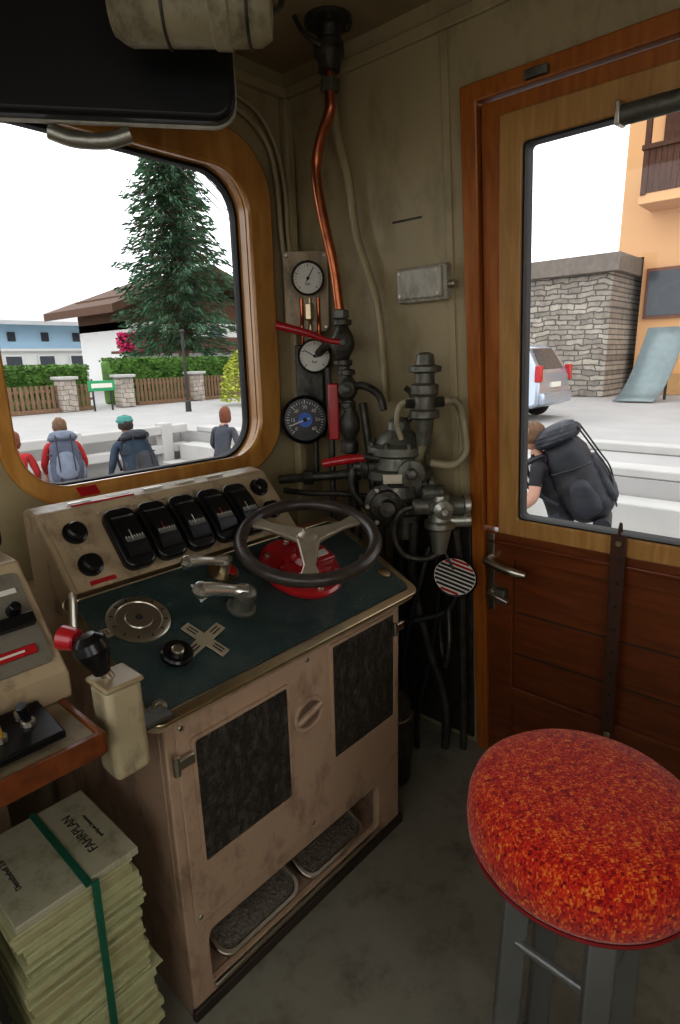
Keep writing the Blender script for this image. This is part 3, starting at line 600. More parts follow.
# pressure regulator (aluminium)
Rc=V((1.565,.985,.945))
e=empty('pressure_regulator',Rc)
lathe('bowl',[(0,-.12),(.022,-.118),(.026,-.10),(.038,-.04),(.050,-.03),(.050,-.012),(.038,-.006),(.036,.02),(.05,.03),(.05,.05),(.03,.058),(.028,.075),(0,.078)],Rc,(0,0,1),alu,e,28)
cyl('horizontal_body',Rc+CR*-.09+V((0,0,.04)),Rc+CR*.075+V((0,0,.04)),.028,irong,e)
lathe('knob_right',[(.02,0),(.036,.004),(.036,.022),(.02,.028),(0,.03)],Rc+CR*.07+V((0,0,.04)),CR,alu,e,20)
lathe('knob_front',[(.018,0),(.03,.02),(.03,.035),(.012,.045),(.01,.06),(0,.06)],Rc+CF*.03+V((0,0,.04)),CF,alu,e,20)
cyl('second_body',Rc+CR*.02+V((0,0,-.01)),Rc+CR*.10+V((0,0,-.01)),.022,alu,e)
cyl('upper_body',Rc+CR*-.06+V((0,0,.085)),Rc+CR*.01+V((0,0,.085)),.024,irong,e)
tube('out_pipe',[Rc-CR*.08+V((0,0,.04)),Rc-CR*.13+V((0,0,.02)),Rc-CR*.15+V((0,0,-.05)),Rc-CR*.12+V((0,0,-.12)),Rc-CR*.05+V((0,0,-.14)),Rc+V((0,0,-.12))],.011,iron,e)
e=empty('striped_tag_disc',(1.56,.95,.77))
tn=V((-.45,-.45,.75)).normalized();tu,tv,tn=perp(tn)
sa=math.radians(-28);tu2=tu*math.cos(sa)+tv*math.sin(sa);tv2=tn.cross(tu2)
tc_=V((1.565,.925,.755))
lathe('disc',[(.070,0),(.070,.004),(0,.004)],tc_,tn,whitem,e,36)
torus('rim',tc_+tn*.002,tn,.070,.0035,black,e,48)
for i in range(-4,5):
    hw=math.sqrt(max(0,.065**2-(i*.0145)**2));obox('stripe_%d'%(i+4),tc_+tv2*i*.0145+tn*.0046,(tu2,tv2,tn),(2*hw,.008,.0012),red if i in(-4,3,4) else blackm,e,bevel=0)
tube('chain',[tc_-tn*.001,tc_-tn*.03+V((0,0,.04)),(1.57,.99,.87)],.004,iron,e)
# reservoir on the floor
e=empty('air_reservoir',(1.42,1.06,.18))
lathe('tank',[(.0,.0),(.05,.0),(.058,.015),(.058,.30),(.05,.335),(.022,.35),(.02,.375),(0,.376)],(1.43,1.07,0),(0,0,1),iron,e,28)
torus('band',(1.43,1.07,.26),(0,0,1),.059,.004,steel,e);tube('outlet',[(1.43,1.07,.36),(1.45,1.08,.42),(1.50,1.11,.48)],.009,iron,e)
# junction box on wall + conduits
e=empty('junction_box',S(1.10,1.67,.03))
obox('base',S(1.10,1.668,.018),(SU,SV,SN),(.185,.105,.036),boxm,e,bevel=.008,bseg=3);obox('lid',S(1.10,1.668,.042),(SU,SV,SN),(.165,.088,.016),boxm,e,bevel=.006,bseg=3)
for i,(a,b) in enumerate(((-.07,-.033),(.07,-.033),(-.07,.033),(.07,.033))): cyl('screw_%d'%i,S(1.10+a,1.668+b,.045),S(1.10+a,1.668+b,.053),.006,steel,e,seg=10)
cyl('gland',S(1.01,1.66,.02),S(.985,1.66,.02),.012,steel,e)
e=empty('cable_conduit',(1.5,1.62,2.0))
tube('conduit',[(1.15,1.636,2.24),(1.30,1.636,2.235),(1.42,1.634,2.20),(1.49,1.63,2.13),(1.515,1.628,2.02),(1.522,1.626,1.88),(1.53,1.622,1.78)],.009,cream,e)
tube('conduit_2',[(1.20,1.636,2.27),(1.32,1.636,2.265),(1.45,1.634,2.23),(1.52,1.63,2.14),(1.545,1.622,2.02),(1.548,1.620,1.88),(1.55,1.61,1.76)],.008,cream,e)
e=empty('wall_slot_plate',S(1.18,1.86));plate('slot',rr(1.11,1.858,1.22,1.864,.002,2),[],S(0,0,.003),SU,SV,.003,iron,e)
# sun visor / display box above windscreen
e=empty('sun_visor',(.72,1.38,2.15))
va=V((.98,1.18,0));vb=V((.44,1.60,0));vu=(va-vb).normalized();vl=(va-vb).length
plate('shell',rr(0,1.960,vl,2.315,.05,8),[],vb,vu,ZV,.06,visorm,e,bevel=.012,bseg=3)
plate('edge_strip',rr(-.004,1.955,vl+.004,2.32,.053,8),[rr(.006,1.966,vl-.006,2.309,.046,8)],vb+vu.cross(ZV)*.012,vu,ZV,.010,boxm,e)
vn=vu.cross(ZV)
tube('mirror_bar',[vb+vu*.28+V((0,0,1.945)),vb+vu*.33+V((0,0,1.93)),vb+vu*.40+V((0,0,1.93)),vb+vu*.45+V((0,0,1.945))],.017,alu,e)
obox('mount_left',vb+vu*.12+V((0,0,2.345))+vn*.03,(vu,vn,ZV),(.05,.04,.07),iron,e);obox('mount_right',vb+vu*.55+V((0,0,2.345))+vn*.03,(vu,vn,ZV),(.05,.04,.07),iron,e)
e=empty('ceiling_lamp',(.8,1.05,2.07))
l0=V((.70,1.15,2.085));l1=V((.89,.95,2.08));ld=(l1-l0).normalized();LL=(l1-l0).length
lathe('housing',[(0,-.02),(.04,-.018),(.052,0),(.056,.01),(.056,LL*.6),(.060,LL*.62),(.060,LL*.72),(.056,LL*.74),(.054,LL-.02),(.042,LL),(0,LL+.004)],l0,ld,creamd,e,32)
torus('band',l0+ld*LL*.3,ld,.057,.003,iron,e);torus('band_2',l0+ld*LL*.85,ld,.055,.003,iron,e)
cyl('stem',l0+ld*LL*.5+V((0,0,.04)),l0+ld*LL*.5+V((0,0,.297)),.02,creamd,e);tube('cable',[l1+V((0,0,0)),l1+V((.03,.0,.03)),l1+V((.03,.0,.12)),l1+V((.03,.0,.30))],.006,iron,e)
lathe('cap',[(.05,0),(.05,.02),(.03,.03)],l0+ld*LL*.5+V((0,0,.265)),(0,0,1),creamd,e)

# ================================================================== OUTSIDE
box('gravel_ground',(-40,-30,-1.15),(6.5,11.0,-.95),gravel,bevel=0)
box('street',(7.4,-30,-1.15),(60,90,-.012),asphalt,bevel=0)
box('street',(-40,11.5,-1.15),(7.39,90,-.012),asphalt,bevel=0)
e=empty('platform_steps',(7.0,0,-.5))
box('step_1',(6.5,-8,-1.15),(6.95,10.9,-.55),concrete,e,bevel=.02);box('step_2',(6.95,-8,-1.15),(7.38,10.9,-.22),concrete,e,bevel=.02)
e=empty('kerb',(7.6,0,0));box('kerb_stone',(7.42,-8,-.01),(7.8,10.9,.10),concrete,e,bevel=.02)
e=empty('kerb',(9.4,0,0));box('kerb_stone',(9.3,-8,-.01),(9.6,4.5,.12),concrete,e,bevel=.02)
e=empty('concrete_barrier',(2,11.2,0))
box('footing',(-8,11.0,-1.15),(7.35,11.48,-.75),concrete,e,bevel=0)
for z0 in(-.42,-.02): box('rail_%d'%int(z0*100+50),(-8,11.05,z0),(7.3,11.25,z0+.18),concrete,e,bevel=.02)
for i in range(8): box('post_%d'%i,(-7+i*1.95,11.02,-.95),(-6.75+i*1.95,11.3,.22),concrete,e,bevel=.02)
leafm=M('hedge_leaves',(.08,.17,.03),.8,var=.6,scale=3)
def leaves(name,pts,size,mat,parent,n_per=1):
    bm=bmesh.new()
    for p in pts:
        a=V((random.gauss(0,1),random.gauss(0,1),random.gauss(0,1))).normalized();u,v,n=perp(a);s=size*random.uniform(.6,1.3)
        bm.faces.new([bm.verts.new(p+u*s),bm.verts.new(p+v*s*.6),bm.verts.new(p-u*s),bm.verts.new(p-v*s*.6)])
    me=bpy.data.meshes.new(name);bm.to_mesh(me);bm.free();return mk(name,me,mat,parent,smooth=False)
def hedge(name,p0,p1,h,w):
    e=empty(name,((p0[0]+p1[0])/2,(p0[1]+p1[1])/2,0));p0=V((*p0,0));p1=V((*p1,0));dr=(p1-p0).normalized();sd=V((-dr.y,dr.x,0));L=(p1-p0).length
    obox('core',(p0+p1)/2+V((0,0,h/2)),(dr,sd,ZV),(L,w*.85,h*.96),leafm,e,bevel=.1)
    pts=[]
    for i in range(int(L*420)):
        s=random.uniform(0,L)
        if random.random()<.7: q=p0+dr*s-sd*w/2*random.uniform(.85,1.05)+V((0,0,random.uniform(.5,h)))
        else: q=p0+dr*s+sd*random.uniform(-w/2,w/2)+V((0,0,h*random.uniform(.95,1.04)))
        pts.append(q)
    leaves('leaves',pts,.07,leafm,e);return e
hedge('hedge',(2.0,20.2),(9.6,20.6),1.42,.8)
hedge('hedge',(10.4,20.6),(17.5,21.2),1.6,.7)
fw=wood('fence_wood',(.14,.085,.05),(.26,.16,.10),rough=.8,coat=0)
stonex=brick('stone_pillar',(.46,.40,.34),(.32,.28,.24),(.16,.15,.14),2.0,'XZ',.5,.25)
def fence(name,p0,p1,h,pil):
    e=empty(name,((p0[0]+p1[0])/2,(p0[1]+p1[1])/2,0));p0=V((*p0,0));p1=V((*p1,0));dr=(p1-p0).normalized();sd=V((-dr.y,dr.x,0));L=(p1-p0).length
    bm=bmesh.new()
    def add(c,dims):
        r=bmesh.ops.create_cube(bm,size=1);Mx=Matrix((dr*dims[0],sd*dims[1],ZV*dims[2])).transposed().to_4x4();Mx.translation=c;bmesh.ops.transform(bm,matrix=Mx,verts=r['verts'])
    n=int(L/.16)
    for i in range(n): add(p0+dr*(i*.16+.08)+V((0,0,.12+h/2)),(.10,.03,h))
    for z0 in(.35,h-.05): add((p0+p1)/2+sd*.03+V((0,0,z0)),(L,.04,.08))
    add((p0+p1)/2+V((0,0,.06)),(L,.25,.12))
    from_bm('pickets',bm,fw,e,smooth=False)
    for i,x in enumerate(pil):
        y=19.4 if x<12 else 19.8
        box('gate_pillar_%d'%i,(x-.25,y-.25,0),(x+.25,y+.25,1.0),stonex,e,bevel=.02);box('gate_pillar_cap_%d'%i,(x-.32,y-.32,1.0),(x+.32,y+.32,1.1),concrete,e,bevel=.02)
fence('wooden_fence',(2,19.3),(9.3,19.5),.72,(8.4,))
fence('wooden_fence',(11,19.7),(17.5,20.0),.80,(10.4,13.6))
stone=brick('stone_wall',(.42,.375,.32),(.22,.195,.165),(.12,.11,.10),1.0,'YZ',.46,.13)
dkm=M('dark_metal',(.05,.05,.05),.5,.5)
e=empty('street_sign',(9.2,18.6,.6));cyl('post_1',(8.9,18.6,-.01),(8.9,18.6,1.0),.03,dkm,e);cyl('post_2',(9.5,18.6,-.01),(9.5,18.6,1.0),.03,dkm,e)
box('board',(8.75,18.56,.62),(9.65,18.6,.95),M('sign_green',(.03,.30,.12),.5),e,bevel=.01);box('board_text',(8.85,18.55,.72),(9.55,18.562,.86),whitem,e,bevel=0)
e=empty('street_post',(10.4,15.6,0));cyl('pole',(10.4,15.6,-.01),(10.4,15.6,2.3),.045,dkm,e,r2=.04);lathe('base',[(.09,0),(.08,.3),(.045,.35)],(10.4,15.6,-.01),(0,0,1),dkm,e)
lathe('finial',[(.045,0),(.07,.03),(.06,.08),(0,.11)],(10.4,15.6,2.3),(0,0,1),dkm,e,16)
# conifer
nee=M('spruce_needles',(.05,.11,.058),.9,var=.7,scale=1.2);bark=M('bark',(.14,.09,.06),.95,var=.4,scale=6,bump=.5,bscale=10)
tb=V((16.0,24.0,0));TH=13.2
e=empty('spruce_tree',tb)
cyl('trunk',tb,tb+V((0,0,TH)),.26,bark,e,r2=.03,ch=0)
bmb=bmesh.new()
hs0=2.2;hh=hs0
bmn=bmesh.new()
while hh<TH-.2:
    fr=(hh-hs0)/(TH-hs0);Lb=2.85*(1-fr)**.55*(1 if fr>.08 else .85)+.15
    nb=random.randint(6,8);a0=random.uniform(0,6.28)
    for i in range(nb):
        a=a0+6.283*i/nb+random.uniform(-.25,.25);L=Lb*random.uniform(.62,1.12);dr=V((math.cos(a),math.sin(a),0))
        steps=max(4,int(L/.11))
        for sidx in range(steps):
            t=(sidx+1)/steps
            q=tb+V((0,0,hh))+dr*L*t+V((0,0,L*(.10*t-.42*t*t+.22*t**4)))
            wdt=.42*(1-.55*t)
            for j in range(4):
                sdv=V((-dr.y,dr.x,0))*random.uniform(-1,1)*wdt
                c0=q+sdv+V((0,0,random.uniform(-.22,.05)))
                ln=dr*random.uniform(.10,.2)+sdv*.5+V((0,0,random.uniform(-.16,.02)));wv=V((random.uniform(-1,1),random.uniform(-1,1),random.uniform(-1,1))).normalized()*.05
                bmn.faces.new([bmn.verts.new(c0-ln),bmn.verts.new(c0+wv),bmn.verts.new(c0+ln),bmn.verts.new(c0-wv)])
        pp=[tb+V((0,0,hh)),tb+V((0,0,hh))+dr*L*.5+V((0,0,-L*.03)),tb+V((0,0,hh))+dr*L*.9+V((0,0,-.15*L))]
        for A,Bq in zip(pp,pp[1:]):
            u=V((-dr.y,dr.x,0))*.03;bmb.faces.new([bmb.verts.new(A+u),bmb.verts.new(A-u),bmb.verts.new(Bq-u*.5),bmb.verts.new(Bq+u*.5)])
            w=V((0,0,.03));bmb.faces.new([bmb.verts.new(A+w),bmb.verts.new(A-w),bmb.verts.new(Bq-w*.5),bmb.verts.new(Bq+w*.5)])
    hh+=.30*(1.1-fr*.5)
me=bpy.data.meshes.new('needles');bmn.to_mesh(me);bmn.free();mk('needles',me,nee,e,smooth=False)
me=bpy.data.meshes.new('branches');bmb.to_mesh(me);bmb.free();mk('branches',me,bark,e,smooth=False)
# bush
e=empty('bush',(13.2,15.5,0));bp=[]
for i in range(2600):
    a=random.uniform(0,6.28);b=random.uniform(0,1.5);r=random.uniform(.75,1.0)
    bp.append(V((13.0+.9*r*math.cos(a)*math.cos(b),16.0+.9*r*math.sin(a)*math.cos(b),.15+1.7*r*math.sin(b))))
leaves('leaves',bp,.06,M('yellow_green_leaves',(.34,.38,.06),.8,var=.4,scale=4),e);cyl('stem',(13.0,16.0,-.01),(13.0,16.0,.9),.05,bark,e)
# houses left
wht=M('render_white',(.72,.72,.70),.9,var=.04,scale=.5);lblue=M('render_blue',(.40,.58,.72),.9,var=.04,scale=.5);roofm=M('roof_grey',(.46,.46,.46),.8,var=.08,scale=1);wind=M('dark_window',(.06,.07,.08),.15);dkw=wood('chalet_wood',(.07,.035,.022),(.13,.065,.035),rough=.8,coat=0)
e=empty('house',(15,46,0))
box('walls',(5,44,0),(27,54,4.4),wht,e,bevel=0);box('upper_walls',(5,43.9,2.6),(22,44.2,4.4),lblue,e,bevel=0)
plate('roof',[(-1.0,4.35),(5,6.3),(11,4.35),(11,4.1),(5,6.0),(-1.0,4.1)],[],(4,43.3+.0,0),(0,1,0),ZV,24,roofm,e)
for i in range(9):
    x=6.5+i*2.2;box('window_frame_%d'%i,(x-.1,43.85,1.0),(x+1.1,43.95,2.2),wht,e,bevel=0);box('window_pane_%d'%i,(x,43.82,1.1),(x+1.0,43.9,2.1),wind,e,bevel=0)
    if i<7: box('upper_pane_%d'%i,(x+.3,43.82,3.1),(x+.8,43.88,3.7),wind,e,bevel=0)
box('string_course',(5,43.7,2.45),(27,43.95,2.62),wht,e,bevel=0)
e=empty('chalet',(20,32,0))
box('walls',(16.4,29.5,0),(26,35,3.6),wht,e,bevel=0);box('gable',(16.4,29.6,3.2),(26,35,4.9),dkw,e,bevel=0)
plate('roof',[(15.0,4.3),(21.2,6.6),(27.4,4.3),(27.4,3.9),(21.2,6.2),(15.0,3.9)],[],(0,28.2,0),(1,0,0),ZV,-8,dkw,e)
box('balcony_floor',(15.4,28.6,1.95),(23.5,29.6,2.08),dkw,e,bevel=0);box('balcony_rail',(15.4,28.6,2.1),(23.5,28.68,2.8),dkw,e,bevel=0)
for i in range(4): box('window_%d_pane'%i,(17.4+i*2.1,29.42,.5),(18.4+i*2.1,29.52,1.7),wind,e,bevel=0);box('upper_window_%d_pane'%i,(17.4+i*2.1,29.42,2.4),(18.2+i*2.1,29.52,3.3),wind,e,bevel=0)
fp=[V((random.uniform(15.2,17.5),random.uniform(28.2,28.56),2.55+random.uniform(-.55,.4))) for _ in range(1300)]
leaves('flowers',fp,.10,M('pink_flowers',(.70,.05,.18),.8,var=.4,scale=5),e);leaves('flower_leaves',[p+V((0,.05,-.15)) for p in fp[:500]],.08,leafm,e)
ff=M('far_foliage',(.16,.25,.10),.9,var=.4,scale=.6)
for cx,cy,cz,r in((33,60,5,3.5),(38.5,62,4.5,4),(33,48,3,2.2)):
    e=empty('distant_tree',(cx,cy,0));pts=[]
    for i in range(1500):
        v=V((random.gauss(0,1),random.gauss(0,1),random.gauss(0,1))).normalized()*r*random.uniform(.8,1);pts.append(V((cx,cy,cz))+v)
    leaves('foliage',pts,.35,ff,e);cyl('trunk',(cx,cy,-.01),(cx,cy,cz),.25,bark,e)
e=empty('utility_pole',(17.4,18.0,0));cyl('pole',(17.4,18.0,-.01),(17.4,18.0,6.2),.10,bark,e,r2=.08)
box('crossarm',(16.9,17.9,4.6),(17.9,18.1,4.72),dkw,e,bevel=0)
for i,o in enumerate((0,.35,.8)):
    A=V((17.0+o,18.0,4.73));Bq=V((7.2+o*.6,11.2+o*.2,5.67+o*.3));Cq=V((-1.8,4.2,7.2+o*.4));tube('wire_%d'%i,[A,Bq,Cq],.012,dkm,e,seg=6)
# right side: stone building, orange house, balcony
e=empty('stone_building',(23,11,2))
box('walls',(20.6,6.75,0),(26,16,4.0),stone,e,bevel=0)
box('cornice',(20.3,6.5,3.9),(26.2,16.2,4.45),M('cornice_dark',(.19,.165,.14),.8,var=.2),e,bevel=.02)
box('garage_wall',(20.5,9.7,0),(20.62,13,2.7),M('grey_render',(.45,.48,.52),.7),e,bevel=0);box('garage_window',(20.45,9.8,1.9),(20.56,13,3.55),wind,e,bevel=0)
slm=M('slat_grey',(.32,.38,.44),.6)
for i in range(5): box('slat_%d'%i,(20.42,9.8,2.0+i*.13),(20.47,13,2.06+i*.13),slm,e,bevel=0)
orange=M('render_orange',(.68,.39,.19),.9,var=.05,scale=.4)
e=empty('apartment_house',(25,-.5,5))
box('walls',(22.6,-8,0),(32,6.45,11.5),orange,e,bevel=0);box('walls_upper',(22.62,6.4,4.5),(32,7.3,11.5),orange,e,bevel=0)
box('roof',(21.2,-9,11.5),(33,8.6,11.9),dkw,e,bevel=0)
bwd=wood('balcony_wood',(.045,.018,.01),(.11,.045,.025),stretch=(8,8,1),rough=.8,coat=0)
box('balcony_slab',(21.2,-8,5.85),(22.7,6.4,6.15),orange,e,bevel=.02)
bm=bmesh.new()
for i in range(87):
    y=-8+i*.165
    r=bmesh.ops.create_cube(bm,size=1);bmesh.ops.transform(bm,matrix=Matrix.Translation((21.2,y+.07,6.75))@Matrix.Diagonal((.05,.155,1.2,1)),verts=r['verts'])
from_bm('balcony_boards',bm,bwd,e,smooth=False)
box('balcony_handrail',(21.1,-8,7.35),(21.3,6.4,7.48),bwd,e,bevel=0);box('balcony_wood_above',(22.5,-8,7.6),(22.65,6.2,9.6),bwd,e,bevel=0);box('balcony_post',(21.15,6.2,6.1),(21.3,6.35,11.5),bwd,e,bevel=0)
box('window_frame',(22.5,5.0,2.5),(22.62,6.3,4.1),woodd,e,bevel=0);box('window_pane',(22.45,5.1,2.6),(22.55,6.2,4.0),wind,e,bevel=0);box('window_frame_2',(22.5,1.5,1.0),(22.62,3.1,3.2),woodd,e,bevel=0);box('window_pane_2',(22.45,1.6,1.1),(22.55,3.0,3.1),wind,e,bevel=0)
box('plinth_band',(22.45,-8,0),(22.6,6.4,.7),M('plinth_ochre',(.5,.30,.14),.9),e,bevel=0)
e=empty('metal_sheet',(19.5,4.9,.9))
bm=bmesh.new();tl=M('grey_teal_sheet',(.20,.245,.25),.4,.3);rows=[]
for i in range(9):
    t=i/8;x=18.6+1.6*t**.8;z=.02+2.1*t**1.5
    rows.append([bm.verts.new((x,y0+.35*(1-t),z)) for y0 in(4.35,5.45)])
for a,b in zip(rows,rows[1:]): bm.faces.new((a[0],a[1],b[1],b[0]))
o=from_bm('sheet',bm,tl,e);sm=o.modifiers.new('t','SOLIDIFY');sm.thickness=.03
cyl('prop',(20.25,4.8,-.01),(20.2,4.8,2.1),.04,dkm,e)
# car (rear of a silver estate)
silver=M('silver_paint',(.40,.45,.52),.25,.6,var=.03,coat=.5);tyre=M('tyre',(.02,.02,.02),.8)
CY=5.95
e=empty('car',(14.5,CY+2.2,0))
prof=[(0,.35),(0,.95),(.10,1.15),(.38,1.58),(.7,1.66),(2.3,1.64),(3.15,1.12),(4.2,.92),(4.35,.6),(4.3,.3),(.15,.28)]
def carshell(nm,pr,w0,w1,x,mat,e,zc=.95):
    bm=bmesh.new();A=[];Bv=[]
    for y,z in pr:
        ins=0 if z<=zc else (z-zc)*.28
        A.append(bm.verts.new((x-w0+ins,CY+y,z)));Bv.append(bm.verts.new((x+w0-ins,CY+y,z)))
    n=len(pr);bm.faces.new(A);bm.faces.new(Bv[::-1])
    for i in range(n): bm.faces.new((A[i],A[(i+1)%n],Bv[(i+1)%n],Bv[i]))
    return from_bm(nm,bm,mat,e,bevel=.07,bseg=4)
carshell('body',prof,.87,.87,14.55,silver,e)
gp=[(.30,1.05),(.50,1.50),(.75,1.55),(2.2,1.54),(2.85,1.12)]
for nm,xx,sg in(('left',13.66,1),('right',15.44,-1)):
    bm=bmesh.new();vs=[bm.verts.new((xx+sg*((z-.95)*.28),CY+y,z)) for y,z in gp];bm.faces.new(vs)
    o=from_bm('side_glass_'+nm,bm,wind,e,smooth=False);sm=o.modifiers.new('t','SOLIDIFY');sm.thickness=.03;sm.offset=0
bm=bmesh.new();bm.faces.new([bm.verts.new(p) for p in((13.95,CY+.08,1.12),(15.15,CY+.08,1.12),(15.05,CY+.34,1.55),(14.05,CY+.34,1.55))]);o=from_bm('rear_glass',bm,wind,e,smooth=False);sm=o.modifiers.new('t','SOLIDIFY');sm.thickness=.03;sm.offset=0
for sx in(13.74,15.36): box('tail_lamp_%d'%int(sx),(sx-.07,CY-.04,.85),(sx+.07,CY+.1,1.2),red,e,bevel=.02)
box('rear_bumper',(13.75,CY-.1,.35),(15.35,CY+.1,.62),silver,e,bevel=.05);box('number_plate',(14.3,CY-.04,.72),(14.8,CY+.02,.83),whitem,e,bevel=0)
for y in(CY+.75,CY+3.5):
    for x0,x1 in((13.64,13.84),(15.26,15.46)):
        cyl('tyre_%d_%d'%(int(y),int(x0*10)),(x0,y,.30),(x1,y,.30),.31,tyre,e);cyl('rim_%d_%d'%(int(y),int(x0*10)),(x0-.01 if x0<14 else x1-.05,y,.30),(x0+.05 if x0<14 else x1+.01,y,.30),.2,silver,e)
e.location=(13.2,CY+2.2-.55,0)
# ------------------------------------------------------------------ hikers
skin=M('skin',(.46,.26,.19),.6,var=.05);lips=M('lips',(.4,.14,.12),.6)
def human(name,loc,ang,H,shirt,trouser,hairm,pack=None,packm2=None,lean=.12,step=.18,hat=None,longhair=False,sleeve=True,ps=1.0,drop=0):
    e=empty(name,loc);k=H/1.72
    J={'pel':(0,0,.96),'wai':(0,.01+lean*.2,1.08),'che':(0,lean*.6,1.28),'nb':(0,lean,1.44),'nt':(0,lean+.03,1.53)}
    R={'pel':(.14,.11),'wai':(.125,.10),'che':(.15,.11),'nb':(.07,.07),'nt':(.055,.055)}
    Eg=[('pel','wai'),('wai','che'),('che','nb'),('nb','nt')]
    for s,sg in(('l',-1),('r',1)):
        st_=step*sg
        J.update({'sh'+s:(sg*.17,lean*.9,1.40),'el'+s:(sg*.25,lean-.02,1.14),'wr'+s:(sg*.22,lean+.17,.97),
                  'hi'+s:(sg*.095,0,.90),'kn'+s:(sg*.10,st_*.6+.03,.50),'an'+s:(sg*.10,st_,.085),'to'+s:(sg*.11,st_+.16,.035)})
        R.update({'sh'+s:(.065,.065),'el'+s:(.047,.047),'wr'+s:(.032,.028),'hi'+s:(.095,.095),'kn'+s:(.062,.062),'an'+s:(.045,.045),'to'+s:(.042,.03)})
        Eg+=[('che','sh'+s),('sh'+s,'el'+s),('el'+s,'wr'+s),('pel','hi'+s),('hi'+s,'kn'+s),('kn'+s,'an'+s),('an'+s,'to'+s)]
    names=list(J);me=bpy.data.meshes.new('b');me.from_pydata([V(J[n])*k for n in names],[(names.index(a),names.index(b)) for a,b in Eg],[]);me.update()
    o=bpy.data.objects.new('b',me);scene.collection.objects.link(o);o.modifiers.new('s','SKIN')
    if not me.skin_vertices: 
        bmx=bmesh.new();bmx.from_mesh(me);bmx.verts.layers.skin.verify();bmx.to_mesh(me);bmx.free()
    for i,n in enumerate(names):
        sv=me.skin_vertices[0].data[i];sv.radius=(R[n][0]*k,R[n][1]*k);sv.use_root=(n=='pel')
    ss=o.modifiers.new('u','SUBSURF');ss.levels=2;ss.render_levels=2
    dg=bpy.context.evaluated_depsgraph_get();dg.update();m2=bpy.data.meshes.new_from_object(o.evaluated_get(dg));bpy.data.objects.remove(o)
    for m in(shirt,trouser,skin,blackm): m2.materials.append(m)
    for p in m2.polygons:
        z=p.center.z/k;x=abs(p.center.x)/k
        if z<.12: p.material_index=3
        elif x>.17 and z<(1.0 if sleeve else 1.25) and z>.85: p.material_index=2
        elif z<1.0: p.material_index=1
        elif z>1.465: p.material_index=2
        else: p.material_index=0
    T=Matrix.Translation(V(loc))@Matrix.Rotation(ang,4,'Z');m2.transform(T);mk('body',m2,None,e,ang=180)
    def tr(p): return T@(V(p)*k)
    RX=(T.to_3x3()@V((1,0,0)));RY=(T.to_3x3()@V((0,1,0)))
    hc=V((0,lean+.05,1.62));bm=bmesh.new();bmesh.ops.create_uvsphere(bm,u_segments=20,v_segments=16,radius=1)
    for v in bm.verts:
        x,y,z=v.co;jw=1-.22*max(0,-z);nose=.022*math.exp(-((x/.18)**2+((z+.05)/.22)**2)) if y>0 else 0
        eye=-.010*(math.exp(-(((abs(x)-.38)/.15)**2+((z-.12)/.12)**2)) if y>0 else 0)
        v.co=(x*.077*jw,y*.095*(1-.06*max(0,-z))+nose+eye,z*.115)
    for v in bm.verts: v.co=tr(hc+v.co)
    from_bm('head',bm,skin,e,ang=180)
    for sg in(-1,1):
        lathe('ear_%d'%sg,[(0,-.01),(.018*k,-.006),(.022*k,0),(.01*k,.008),(0,.008)],tr(hc+V((sg*.078,-.005,-.01))),RX*sg,skin,e,12)
        lathe('eye_%d'%sg,[(0,-.004),(.011,0),(0,.006)],tr(hc+V((sg*.030,.088,.014))),RY,blackm,e,10)
        wr=V(J['wr'+('r' if sg>0 else 'l')])
        pc=wr+V((0,.045,-.03))
        tube('palm_%d'%sg,[tr(wr),tr(pc),tr(wr+V((0,.08,-.055)))],.03,skin,e,radii=[.027*k,.038*k,.030*k],sub=3)
        for fi in range(4):
            b=wr+V(((fi-1.5)*.019,.08,-.055));tube('finger_%d_%d'%(fi,sg),[tr(b),tr(b+V((0,.035,-.02))),tr(b+V((0,.04+.004*(fi%2),-.055)))],.009*k,skin,e,sub=2,seg=6)
        b=wr+V((-sg*.03,.03,-.02));tube('thumb_%d'%sg,[tr(b),tr(b+V((-sg*.025,.03,-.01))),tr(b+V((-sg*.022,.055,-.03)))],.010*k,skin,e,sub=2,seg=6)
    obox('mouth',tr(hc+V((0,.088,-.052))),(RX,RY,ZV),(.04,.004,.008),lips,e,bevel=0)
    bm=bmesh.new();bmesh.ops.create_uvsphere(bm,u_segments=20,v_segments=14,radius=1)
    dl=[v for v in bm.verts if (v.co.y>.45 and v.co.z<.45) or v.co.z<(-.75 if longhair else -.45)];bmesh.ops.delete(bm,geom=dl,context='VERTS')
    for v in bm.verts:
        x,y,z=v.co;ex=1+.05*math.sin(x*17+z*11);v.co=tr(hc+V((x*.09*ex,y*.107*ex-.008,z*.125*ex+(-.05 if longhair and z<0 else 0))))
    from_bm('hair',bm,hairm,e,ang=180)
    if hat:
        lathe('cap',[(.10*k,0),(.103*k,.03*k),(.08*k,.08*k),(0,.10*k)],tr(hc+V((0,-.0,.03))),(0,0,1),hat,e,24)
        obox('cap_peak',tr(hc+V((0,.12,.04))),(RX,RY,ZV),(.13,.09,.012),hat,e,bevel=.004)
    if pack:
        tl_=math.atan2(lean*.9,.40);Up=V((0,math.sin(tl_),math.cos(tl_)));Bk=V((0,-math.cos(tl_),math.sin(tl_)))
        base=V((0,lean*.35-.10,1.10-drop))
        def soft(nm,c,rx,ry,rz,mat,p=3.2,sag=0):
            bm=bmesh.new();bmesh.ops.create_uvsphere(bm,u_segments=36,v_segments=26,radius=1)
            for v in bm.verts:
                x,y,z=v.co;l=(abs(x)**p+abs(y)**p+abs(z)**p)**(1/p);x,y,z=x/l,y/l,z/l
                wv=1+.03*math.sin(9*x+5*z)+.025*math.sin(17*z+4*y+3*x)
                w2=1-.12*z+sag*(1-z)*.1
                q=c+V((x*rx*wv*w2,0,0))+Bk*(y*ry*wv*w2)+Up*(z*rz)
                v.co=tr(q)
            return from_bm(nm,bm,mat,e,ang=60)
